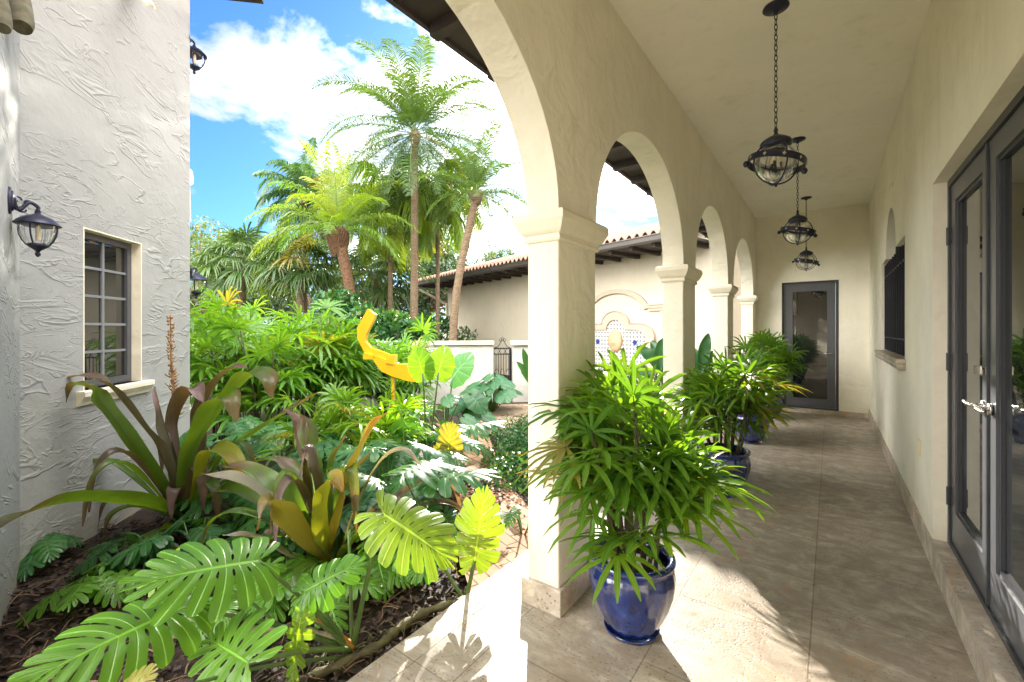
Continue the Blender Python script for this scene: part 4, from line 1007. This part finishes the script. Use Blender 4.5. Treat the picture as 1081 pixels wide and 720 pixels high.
philo('glossy split leaf philodendron whose pale shining leaves lie over the brick path',B(462,3.05),5,.50,.27,31,extra=[((455,508,2.9),(528,490,3.0),V(.2,.2,1)),((400,510,2.7),(350,486,2.85),V(.1,.2,1)),((425,500,2.8),(470,478,3.2),V(.1,.2,1))])
philo('split leaf philodendron with silvery leaves between the crinum lily and the path',B(415,3.5),11,.72,.34,32)
philo('dark philodendron in the middle of the bed below the lime fan leaves',B(378,4.1),12,.75,.36,33)
philo('philodendron beside the base of the upright alocasia leaves',B(455,4.6),11,.62,.34,34,extra=[((490,452,4.9),(535,440,5.0),V(.2,.2,1))])
philo('deep green philodendron behind the second crinum clump',B(330,4.0),11,.62,.34,35)
philo('shaded philodendron under the big crinum clump at left',B(255,3.5),9,.45,.32,36)
philo('low philodendron tucked behind the purple crinum leaves',B(300,4.9),11,.75,.36,37)
philo('philodendron at the back of the bed under the yellow sculpture',B(400,5.4),12,.70,.36,38)
philo('pale leaved philodendron poking out beside the foreground column',B(552,3.3),4,.34,.18,39)
philo('lush philodendron at the centre of the bed with layered leaves',B(425,4.1),12,.78,.34,40)
philo('small bright philodendron at the foot of the second crinum',B(395,2.75),8,.32,.22,41,'monst')
philo('low bright philodendron near the orange leaf sheath',B(300,2.6),7,.30,.22,42,'monst')
philo('young philodendron in the mulch against the white house wall',B(130,2.9),5,.25,.20,43)
philo('philodendron thicket below the shrub palms by the house corner',B(235,4.7),12,.8,.36,44)
philo('philodendron with wide leaves just left of the brick path',B(462,5.5),10,.5,.32,45)
philo('little monstera seedling in the open mulch left of the big foreground leaves',B(95,2.55),6,.22,.20,46,'monst')
philo('low green philodendron between the two big foreground leaves',B(225,2.35),7,.28,.22,47,'monst')
philo('leafy philodendron in the shade right below the big crinum lily',B(205,2.95),8,.34,.26,48)
philo('bright philodendron between the second crinum and the terrace leaves',B(420,2.9),8,.42,.26,49,'monst')
philo('green philodendron leaning over the mulch at the foot of the return wall',B(45,2.9),7,.28,.22,50)
philo('bushy philodendron behind the orange leaf sheath at the bed edge',B(335,2.45),8,.30,.20,51,'monst')
philo('low philodendron squeezed between the second crinum and the big leaves',B(290,3.0),9,.40,.26,52)
# yellow upright leaf deeper in the bed
rt=B(473,4.3); t=thing('young_monstera','young monstera with a single vivid yellow leaf beside the brick path','plant',rt)
f=MB(); s=MB(); a=P(472,488,4.2); mon_leaf(f,a,P(476,446,4.2),V(.5,-.85,.1),.40,10,.05,.1,r,.45,1,False); f.build('leaf',M['yell'],t,True); petiole(s,rt,a,.012,.009,0); s.build('stem',M['stem'],t,True)
# ================================================================ CRINUM LILIES
def crinum(label,root,leaves,seed):
    r=random.Random(seed); t=thing('crinum_lily',label,'plant',root,'crinum lilies in the bed'); root=Vector(root)
    nm={'crin':'green_leaves','crinp':'purple_leaves','crino':'yellow_leaves','crinw':'pale_leaves'}; mbs={}
    for mt,w,pts in leaves:
        m=mbs.setdefault(mt,MB()); strap(m,[root+V(rnd(r,-.04,.04),rnd(r,-.04,.04),.02)]+[P(*q) for q in pts],w*.88,V(-.2,-.3,1) ,rnd(r,.25,.5),r.random(),ruf=.05,r=r,n=24)
    for k in range(17):
        az=k*2.4+rnd(r,-.3,.3); l=rnd(r,.40,.80); e=rnd(r,.5,1.25); h=V(math.cos(az)*math.cos(e),math.sin(az)*math.cos(e),math.sin(e)); q=root+h*l
        m=mbs.setdefault(r.choice(['crin','crin','crin','crin','crinp']),MB())
        strap(m,[root,root+h*l*.5+V(0,0,.05),q,q+V(h.x,h.y,-.2)*l*.35,q+V(h.x,h.y,-.9)*l*.5],rnd(r,.07,.12),None,.35,r.random(),ruf=.06,r=r,n=20)
    for k,m in mbs.items(): m.build(nm[k],M[k],t,True)
    s=MB(); s.lathe([(.06,0),(.055,.1),(.05,.2),(.03,.28)],root,12); s.build('bulb_stalk',M['stem'],t,True)
crA=B(195,3.45,-.08)
crinum('big crinum lily with purple tipped leaves against the white house wall',crA,[
 ('crin',.16,[(168,505,3.3),(140,470,3.15),(112,435,3.05),(97,412,3.0),(78,407,3.0),(70,425,3.0)]),
 ('crinp',.12,[(180,490,3.3),(150,450,3.2),(115,408,3.1),(88,397,3.1),(65,402,3.1)]),
 ('crinp',.20,[(183,480,3.4),(172,440,3.4),(163,408,3.4)]),
 ('crinp',.24,[(190,475,3.5),(188,440,3.5),(204,410,3.45),(215,425,3.35)]),
 ('crin',.26,[(205,480,3.4),(228,440,3.35),(252,410,3.3),(268,396,3.25),(284,402,3.2),(288,420,3.18)]),
 ('crin',.25,[(200,480,3.3),(215,450,3.2),(230,425,3.15),(243,420,3.1),(250,445,3.05)]),
 ('crin',.22,[(225,490,3.6),(265,460,3.7),(300,437,3.8),(333,416,3.85)]),
 ('crino',.16,[(212,500,3.2),(222,475,3.05),(240,478,2.95),(252,492,2.9),(256,508,2.9)]),
 ('crin',.22,[(170,535,3.2),(120,528,2.8),(70,530,2.4),(20,545,2.1),(-20,570,1.95)]),
 ('crinp',.20,[(215,470,3.7),(222,425,3.8),(228,398,3.85)]),
 ('crin',.18,[(170,560,3.2),(150,580,3.0),(128,600,2.9)]),
 ('crinp',.22,[(205,470,3.6),(213,430,3.6),(240,392,3.6),(262,388,3.5)]),
 ('crin',.2,[(230,520,3.3),(262,520,3.1),(300,545,2.9)]),
],1)
crB=B(348,2.85,-.08)
crinum('second crinum lily with orange and yellow leaves in the centre of the bed',crB,[
 ('crinw',.17,[(320,560,2.7),(290,532,2.65),(250,506,2.6),(212,500,2.6)]),
 ('crin',.18,[(318,550,2.8),(290,515,2.8),(262,495,2.85),(235,492,2.85)]),
 ('crin',.2,[(330,540,2.85),(315,505,2.9),(290,480,2.95)]),
 ('crinp',.14,[(335,540,2.8),(325,490,2.75),(318,450,2.8),(300,432,2.8)]),
 ('crin',.20,[(342,540,2.8),(340,490,2.8),(325,452,2.8),(318,438,2.8)]),
 ('crinp',.12,[(345,540,2.75),(335,490,2.7),(322,470,2.7),(316,505,2.65)]),
 ('crino',.22,[(360,540,2.7),(375,490,2.7),(395,450,2.7),(408,436,2.7)]),
 ('crin',.17,[(352,540,2.9),(352,490,2.9),(365,460,2.9)]),
 ('crin',.20,[(320,570,2.6),(300,545,2.45),(282,530,2.4),(272,560,2.35)]),
 ('crino',.17,[(340,560,2.6),(345,520,2.5),(352,505,2.5),(362,520,2.45)]),
 ('crin',.18,[(375,570,2.7),(395,560,2.6),(410,590,2.5)]),
 ('crinw',.08,[(375,540,2.7),(400,490,2.7),(425,475,2.65),(445,492,2.6)]),
 ('crinw',.13,[(310,590,2.7),(270,568,2.6),(235,565,2.5)]),
 ('crin',.2,[(355,540,3.0),(375,500,3.1),(390,480,3.1)]),
],2)
# small grassy tuft at wall
rt=B(165,3.0); t=thing('strap_grass','low dark strappy grass tuft in the mulch below the big crinum lily','plant',rt); f=MB(); rr=random.Random(5)
for k in range(26):
    a=rr.random()*6.3; l=rnd(rr,.15,.36); d=V(math.cos(a),math.sin(a),0); strap(f,[rt,rt+d*l*.4+V(0,0,l*.6),rt+d*l*.8+V(0,0,l*.55),rt+d*l*1.1+V(0,0,l*.2)],.022,None,.3,rr.random(),n=8)
f.build('blades',M['gcov'],t,True)
# dried seed stalk by window
rt=B(186,3.75); t=thing('dried_stalk','tall dry brown seed stalk with stubby spikes beside the window','plant',rt); s=MB(); rr=random.Random(8)
sp=catmull([rt,P(184,430,3.7),P(181,380,3.68),P(180,332,3.66)],40); s.tube(sp,[.016-.011*i/40 for i in range(41)],7); s.build('stalk',M['rust'],t,True)
s=MB()
for i in range(12,40):
    for k in range(4):
        a=rr.random()*6.3; l=rnd(rr,.02,.085)*(1-i/60); s.tube([sp[i],sp[i]+V(math.cos(a)*l*.6,math.sin(a)*l*.6,l*.1),sp[i]+V(math.cos(a)*l,math.sin(a)*l,l*.5)],.0045,5)
        if k<2: s.lathe([(0,-.012),(.011,0),(0,.012)],sp[i]+V(math.cos(a)*.018,math.sin(a)*.018,0),6)
s.build('spikes',M['rust'],t,True)
# ================================================================ ELEPHANT EARS
def ears(label,root,leaves,mat,seed,name='elephant_ear_plant',rand=0,LS=.3,H=.6):
    rr=random.Random(seed); t=thing(name,label,'plant',root,'elephant ears by the garden wall'); f=MB(); s=MB(); root=Vector(root)
    for a,b,up,w in leaves: A_=P(*a);B_=P(*b); ear_leaf(f,A_,B_,up,w,rr); petiole(s,root,A_,.015,.009,0)
    for k in range(rand):
        az=k*2.4; q=rnd(rr,.2,1); c=root+V(math.cos(az)*q*H*.6,math.sin(az)*q*H*.6,H*(1-.5*q)*rnd(rr,.8,1.05)); d=V(math.cos(az),math.sin(az),-.35).normalized()
        ear_leaf(f,c,c+d*LS*rnd(rr,.8,1.2),V(-.1,-.55,1),.5,rr); petiole(s,root,c,.01,.006,.02)
    f.build('leaves',M[mat],t,True); s.build('stems',M['stem'],t,True)
ears('upright elephant ear with two glowing lime green leaves by the yellow sculpture',B(452,5.3),[((446,394,5.2),(440,373,5.15),V(.35,-.85,.1),.62),((463,393,5.25),(469,371,5.25),V(.75,-.7,.1),.60)],'lime',1)
ears('blue green elephant ear behind the lime leaves at the garden wall',B(470,6.6),[((478,398,6.6),(494,376,6.6),V(.5,-.8,.5),.5)],'aloc',2,rand=7,LS=.22,H=.7)
ears('rounded mound of blue green elephant ears in front of the gate',B(520,8.3),[],'aloc',3,rand=44,LS=.19,H=.80)
ears('broad leaved elephant ear with one large drooping leaf near the path',B(492,6.9),[((498,418,6.6),(511,433,6.5),V(.5,-.7,.8),.5)],'aloc',4,rand=9,LS=.24,H=.5)
def bird(label,root,tips,mat='philo',seed=1,w=.17):
    rr=random.Random(seed); t=thing('broad_leaf_plant',label,'plant',root); f=MB(); s=MB(); root=Vector(root)
    for (x,y,d),(x2,y2,d2) in tips:
        a=P(x,y,d); b=P(x2,y2,d2); strap(f,[a,(a+b)/2+V(0,0,.05),b],w,V(.2,-.6,.6),.3,rr.random(),prof=lambda t:(math.sin(PI*min(1,.08+t*.9))**.7),n=12,ruf=.06,r=rr); petiole(s,root,a,.02,.01,.05)
    f.build('leaves',M[mat],t,True); s.build('stems',M['stem'],t,True)
bird('dark broad leaved plant in front of the tiled fountain',B(700,8.2),[((700,392,8.0),(672,366,8.2)),((698,388,8.0),(702,356,8.1)),((702,395,8.0),(722,368,8.0)),((690,398,8),(660,392,8.2)),((704,392,8),(688,360,8.4))],'gcov',3,.30)
bird('upright broad leaf standing between the rear columns',B(742,7.6),[((740,392,7.5),(748,352,7.4)),((738,395,7.5),(730,366,7.6)),((745,395,7.5),(756,370,7.5))],'gcov',4,.22)
bird('spiky leaved plant against the gate pier left of the column',B(566,8.6),[((560,402,8.5),(552,368,8.4)),((560,405,8.5),(545,382,8.3)),((564,402,8.5),(562,366,8.5)),((566,402,8.5),(576,372,8.5))],'gcov',5,.16)
# ground cover mound right of the path, shrubs beyond arches
r=random.Random(77); f=MB()
pc=[B(545,5.0),B(560,5.7),B(545,6.3),B(575,5.2),B(590,6.0),B(610,6.6),B(640,7.0),B(570,6.7),B(552,4.5),B(610,5.5)]
for c in pc: leaf_cards(f,c+V(0,0,.02),.42,2400,.05,r,.55)
tag(f.build('ground_cover',M['gcov']),'low mound of small leaved green ground cover right of the brick path','ground cover',kind='stuff')
r=random.Random(78)
def shrub(label,x,d,H,R,mat,seed,n=1800,size=.10,name='garden_shrub',z=0):
    rr=random.Random(seed); rt=B(x,d); t=thing(name,label,'shrub',rt); f=MB(); s=MB()
    for k in range(9):
        a=k*2.4; q=math.sqrt(k/9)*.6; c=rt+V(math.cos(a)*R*q,math.sin(a)*R*q,H*rnd(rr,.35,.75)); leaf_cards(f,c,R*.55,n//9,size,rr); s.tube([rt,c],[.02,.008],5)
    f.build('foliage',M[mat],t); s.build('branches',M['cane'],t)
shrub('leafy green shrub beyond the arch beside the tiled fountain',640,8.8,.9,.7,'gcov',1)
shrub('low sunny shrub seen between the first and second columns',610,6.8,.55,.5,'lime',2,1200,.08)
shrub('dark shrub beyond the second arch near the far wall',720,8.9,1.0,.6,'gcov',3)
shrub('dark leafy shrub behind the shrub palms at the garden wall',355,8.2,1.7,1.0,'treed',4,3000,.12)
shrub('bushy green shrub at the garden wall behind the sculpture',405,8.6,1.6,.9,'gcov',5,3000,.12)
shrub('dense shrub at the wall directly behind the shrub palms',270,8.0,1.7,1.1,'treed',6,3000,.12)
# ================================================================ SHRUB PALMS (rhapis thicket)
def bush(label,x,d,H,n,seed,mat='rhapisfar',R=.35,L=.44,lv=5,w=.044,pet=.36,group='lady palm thicket'):
    rr=random.Random(seed); rt=B(x,d); t=thing('lady_palm',label,'shrub',rt,group); f=MB(); c=MB()
    rhapis(f,c,rt,H,n,rr,R,lv,L,pet,.3,w,(8,13)); f.build('foliage',M[mat],t,True); c.build('canes',M['cane'],t,True)
bush('tall lady palm clump immediately beside the white house corner',222,6.0,1.75,20,51)
bush('tall lady palm clump in the middle of the thicket',290,5.9,1.75,24,52)
bush('lady palm clump on the right of the thicket, left of the yellow sculpture',348,6.8,1.65,20,53)
bush('lady palm at the back of the thicket beneath the fan palms',262,7.2,2.0,20,54)
bush('small lime green fan leaved palm in front of the yellow sculpture',385,4.75,.80,6,55,'lime',.22,.36,4,.030,.25)
bush('low lime green fan leaved palm left of centre below the thicket',340,4.5,.78,6,56,'lime',.18,.34,4,.030,.25)
bush('lime green fan leaves right below the lower curve of the yellow sculpture',408,5.5,.62,7,58,'lime',.25,.34,4,.030,.25)
bush('lady palm behind the yellow sculpture against the garden wall',405,7.9,1.35,14,57)
# yellow sculpture
t=thing('yellow_sculpture','bright yellow curved steel sculpture rising out of the planting','sculpture',B(410,5.6))
SD=5.6; o0=P(410,HY,SD); o0.z=0
SM=frame(o0,RT,UP,FW)
def spx(l): return [((x-410)/FP*SD,EYE+(HY-y)/FP*SD) for x,y in l]
mb=MB(); mb.plate([spx([(388,326),(396,332),(394,338),(386,353),(385,360),(391,367),(410,374),(410,379),(405,382),(384,371),(377,357),(377,346)])],.09,SM); mb.build('upper_curve',M['yellow'],t)
mb=MB(); mb.plate([spx([(394,379),(400,376),(411,381),(416,384.5),(430,384.5),(443,386),(443,402.5),(438,403),(430,402),(414,397),(402,391)])],.14,SM@Matrix.Translation((0,0,-.03))); mb.build('lower_curve',M['yellow'],t)
mb=MB(); mb.plate([spx([(385,372),(394,374.5),(394,379.2),(384.5,379)])],.18,SM@Matrix.Translation((0,0,-.05))); mb.plate([spx([(410,374.6),(417,374.5),(416.6,384.6),(408.5,383)])],.18,SM@Matrix.Translation((0,0,-.045))); mb.build('flanges',M['yellow'],t)
mb=MB(); mb.plate([spx([(413,397),(416,398.5),(416,440),(413,440)])],.06,SM); mb.build('post',M['yellow'],t)
# ================================================================ PALMS AND TREES BEYOND
r=random.Random(90)
def top(x,y,d): return P(x,y,d)
palm_tree('date_palm','tallest feather palm with straight slim trunk and wide arching crown',B(437,12),top(438,143,12),52,2.8,'palm',random.Random(1),(.12,.09),'bark',1.0,(-.75,1.25),.48,'palms beyond the garden wall',nl=70,boot=.28,vee=.45,lw=.026,hang=.25)
palm_tree('date_palm','palm with fat reddish fibrous trunk and yellow green fronds',B(380,11),top(357,246,11),26,2.2,'palmy',random.Random(2),(.075,.155),'barkred',.85,(.0,1.35),.42,'palms beyond the garden wall',lean=V(.12,0,.25),boot=.62,nl=46,vee=.35,hang=.4,lw=.030)
palm_tree('date_palm','palm on a leaning bare trunk rising in front of the tiled roof',B(476,10.8),top(503,205,10.8),28,1.75,'palm',random.Random(3),(.10,.095),'bark',.8,(-.4,1.35),.34,'palms beyond the garden wall',lean=V(-.15,-.1,0),nl=40,vee=.4,lw=.028,boot=.25)
palm_tree('queen_palm','drooping yellow green palm between the two feather palm trunks',B(412,14),top(412,218,14),28,2.3,'palmy',random.Random(4),(.075,.065),'bark',1.7,(-.4,1.3),.55,'palms beyond the garden wall',nl=44,vee=-.1,hang=.9,lw=.055)
palm_tree('queen_palm','drooping palm right of the tallest trunk with hanging lime fronds',B(462,14.5),top(462,215,14.5),26,2.1,'palmy',random.Random(5),(.075,.065),'bark',1.8,(-.4,1.3),.50,'palms beyond the garden wall',nl=44,vee=-.1,hang=.9,lw=.055)
palm_tree('dark_feather_palm','dark blue green palm standing behind the fat trunked palm',B(318,14.5),top(322,212,14.5),30,2.0,'palmd',random.Random(6),(.16,.14),'bark',1.3,(-.6,1.4),.45,'palms beyond the garden wall',nl=40,vee=.1,hang=.5,lw=.06)
fan_palm('fan_palm','bushy fan palm left of the fat trunked palm, above the thicket',B(318,12.5),top(318,282,12.5),34,.72,'palm',random.Random(7),'fan palms beyond the garden wall')
fan_palm('fan_palm','wide fan palm near the white house corner above the thicket',B(258,13.5),top(255,282,13.5),34,.78,'palm',random.Random(8),'fan palms beyond the garden wall')
fan_palm('fan_palm','distant fan palm half hidden behind the tallest trunk',B(395,16),top(398,292,16),30,1.0,'palm',random.Random(9),'fan palms beyond the garden wall')
broad_tree('oak_tree','grey green oak at the white house corner behind the fan palms',B(208,20),6.6,3.0,'tree',random.Random(10),30,300,.17)
broad_tree('oak_tree','round green tree between the house corner and the dark palm',B(262,24),7.0,3.2,'tree',random.Random(11),30,280,.20)
broad_tree('dark_tree','dark pine like tree behind the garden wall left of the far building',B(452,24),6.6,3.0,'treed',random.Random(12),30,300,.22)
broad_tree('dark_tree','dark green tree in the gap between the palm trunks',B(400,22),5.6,3.0,'treed',random.Random(13),28,280,.2,lowz=.1)
broad_tree('dark_tree','dark tree behind the fat trunked palm low on the skyline',B(335,20),4.8,3.0,'treed',random.Random(14),28,280,.2,lowz=.1)
broad_tree('distant_tree','distant treetop peeking above the tiled roof',B(520,30),7.2,2.2,'tree',random.Random(15),20,200,.25)
broad_tree('distant_tree','far thin treetop behind the leaning palm trunk',B(475,34),8.4,3.2,'treed',random.Random(16),20,90,.3)
broad_tree('clipped_hedge','clipped green hedge block seen beside the far building corner',B(452,15.5),2.1,1.4,'gcov',random.Random(17),26,300,.12,'hedge',lowz=.1)
broad_tree('oak_tree','low spreading tree at the left behind the lady palms',B(225,16),3.9,2.2,'treed',random.Random(18),26,280,.15,lowz=.1)
broad_tree('leafy_bush','sunlit bush just beyond the garden wall under the queen palms',B(410,11.5),2.6,1.2,'gcov',random.Random(19),24,240,.16,'shrub',lowz=.1)
broad_tree('leafy_bush','green bush beyond the wall between fat trunk and thicket',B(345,10.8),2.6,1.3,'gcov',random.Random(20),24,240,.14,'shrub',lowz=.1)
# ================================================================ LIGHT, SKY, CAMERA
w=bpy.data.worlds.new('World'); SC.world=w; w.use_nodes=True; n=w.node_tree; n.nodes.clear(); nl=n.links.new
def N_(t,**k):
    x=n.nodes.new(t)
    for a,b in k.items(): setattr(x,a,b)
    return x
sky=N_('ShaderNodeTexSky',sky_type='NISHITA',sun_disc=False); sky.sun_elevation=math.asin(SUN.z); sky.sun_rotation=math.atan2(SUN.x,SUN.y); sky.air_density=1.0; sky.dust_density=.6; sky.ozone_density=2.0
tc=N_('ShaderNodeTexCoord'); sx=N_('ShaderNodeSeparateXYZ'); nl(tc.outputs['Generated'],sx.inputs[0])
def mth(op,a,b=0.0,c=None):
    m=N_('ShaderNodeMath',operation=op)
    for i,v in enumerate((a,b,c)):
        if v is None: continue
        if isinstance(v,(int,float)): m.inputs[i].default_value=v
        else: nl(v,m.inputs[i])
    return m.outputs[0]
zz=mth('ADD',mth('MAXIMUM',sx.outputs[2],0.0),.22)
cb=N_('ShaderNodeCombineXYZ'); nl(mth('DIVIDE',sx.outputs[0],zz),cb.inputs[0]); nl(mth('DIVIDE',sx.outputs[1],zz),cb.inputs[1]); cb.inputs[2].default_value=3.7
nz=N_('ShaderNodeTexNoise'); nz.inputs['Scale'].default_value=2.1; nz.inputs['Detail'].default_value=9; nz.inputs['Roughness'].default_value=.60; nz.inputs['Distortion'].default_value=.25; nl(cb.outputs[0],nz.inputs['Vector'])
dp=N_('ShaderNodeVectorMath',operation='DOT_PRODUCT'); nl(tc.outputs['Generated'],dp.inputs[0]); dp.inputs[1].default_value=SUN
glow=mth('POWER',mth('MAXIMUM',dp.outputs['Value'],0.0),14.0)
wide=mth('POWER',mth('MAXIMUM',dp.outputs['Value'],0.0),8.0)
cf=mth('ADD',nz.outputs['Fac'],mth('MULTIPLY',wide,.11))
rp=N_('ShaderNodeValToRGB'); rp.color_ramp.elements[0].position=.505; rp.color_ramp.elements[1].position=.66; rp.color_ramp.elements[1].color=(1,1,1,1); nl(cf,rp.inputs[0])
cloud=N_('ShaderNodeCombineColor')
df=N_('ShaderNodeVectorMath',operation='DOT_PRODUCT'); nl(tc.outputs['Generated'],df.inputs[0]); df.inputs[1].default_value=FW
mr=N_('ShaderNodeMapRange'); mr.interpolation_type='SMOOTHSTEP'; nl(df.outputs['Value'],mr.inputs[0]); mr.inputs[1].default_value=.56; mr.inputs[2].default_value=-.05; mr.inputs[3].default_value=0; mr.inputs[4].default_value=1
behind=mr.outputs[0]; puff=mth('MULTIPLY_ADD',nz.outputs['Fac'],-1.4,2.15)  # unseen bright cloud behind and above the viewer, added as fill light
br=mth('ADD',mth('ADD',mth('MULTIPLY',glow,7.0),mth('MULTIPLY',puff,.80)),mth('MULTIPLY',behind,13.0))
for i,k in enumerate((1.03,1.0,.95)): nl(mth('MULTIPLY',br,k),cloud.inputs[i])
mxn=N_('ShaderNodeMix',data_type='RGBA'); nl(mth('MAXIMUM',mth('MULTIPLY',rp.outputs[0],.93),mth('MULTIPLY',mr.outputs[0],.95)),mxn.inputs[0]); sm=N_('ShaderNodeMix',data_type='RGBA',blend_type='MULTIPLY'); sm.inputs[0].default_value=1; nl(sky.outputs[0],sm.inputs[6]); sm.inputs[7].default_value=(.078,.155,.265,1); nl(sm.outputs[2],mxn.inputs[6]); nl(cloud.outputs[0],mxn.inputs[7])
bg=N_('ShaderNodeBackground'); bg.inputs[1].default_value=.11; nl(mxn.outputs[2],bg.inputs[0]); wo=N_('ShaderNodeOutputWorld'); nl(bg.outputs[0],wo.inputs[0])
sd=bpy.data.lights.new('sun','SUN'); sd.energy=2.0; sd.angle=math.radians(.6); sd.color=(1,.93,.82)
so=bpy.data.objects.new('sun',sd); COL.objects.link(so); so.rotation_euler=SUN.to_track_quat('Z','Y').to_euler(); so.location=SUN*30
cd=bpy.data.cameras.new('camera'); cd.sensor_width=36; cd.lens=36*FP/1081; cd.shift_y=-12/1081; cd.clip_start=.05; cd.clip_end=1500
co=bpy.data.objects.new('camera',cd); COL.objects.link(co); co.location=(0,0,EYE); co.rotation_euler=(PI/2,0,YAW); SC.camera=co
SC.render.engine='CYCLES'
SC.cycles.max_bounces=10; SC.cycles.diffuse_bounces=6; SC.cycles.transparent_max_bounces=12
vs=SC.view_settings; vs.view_transform='Standard'; vs.look='None'; vs.exposure=3.15; vs.gamma=1; vs.use_curve_mapping=False
SC.render.resolution_x=1024; SC.render.resolution_y=682
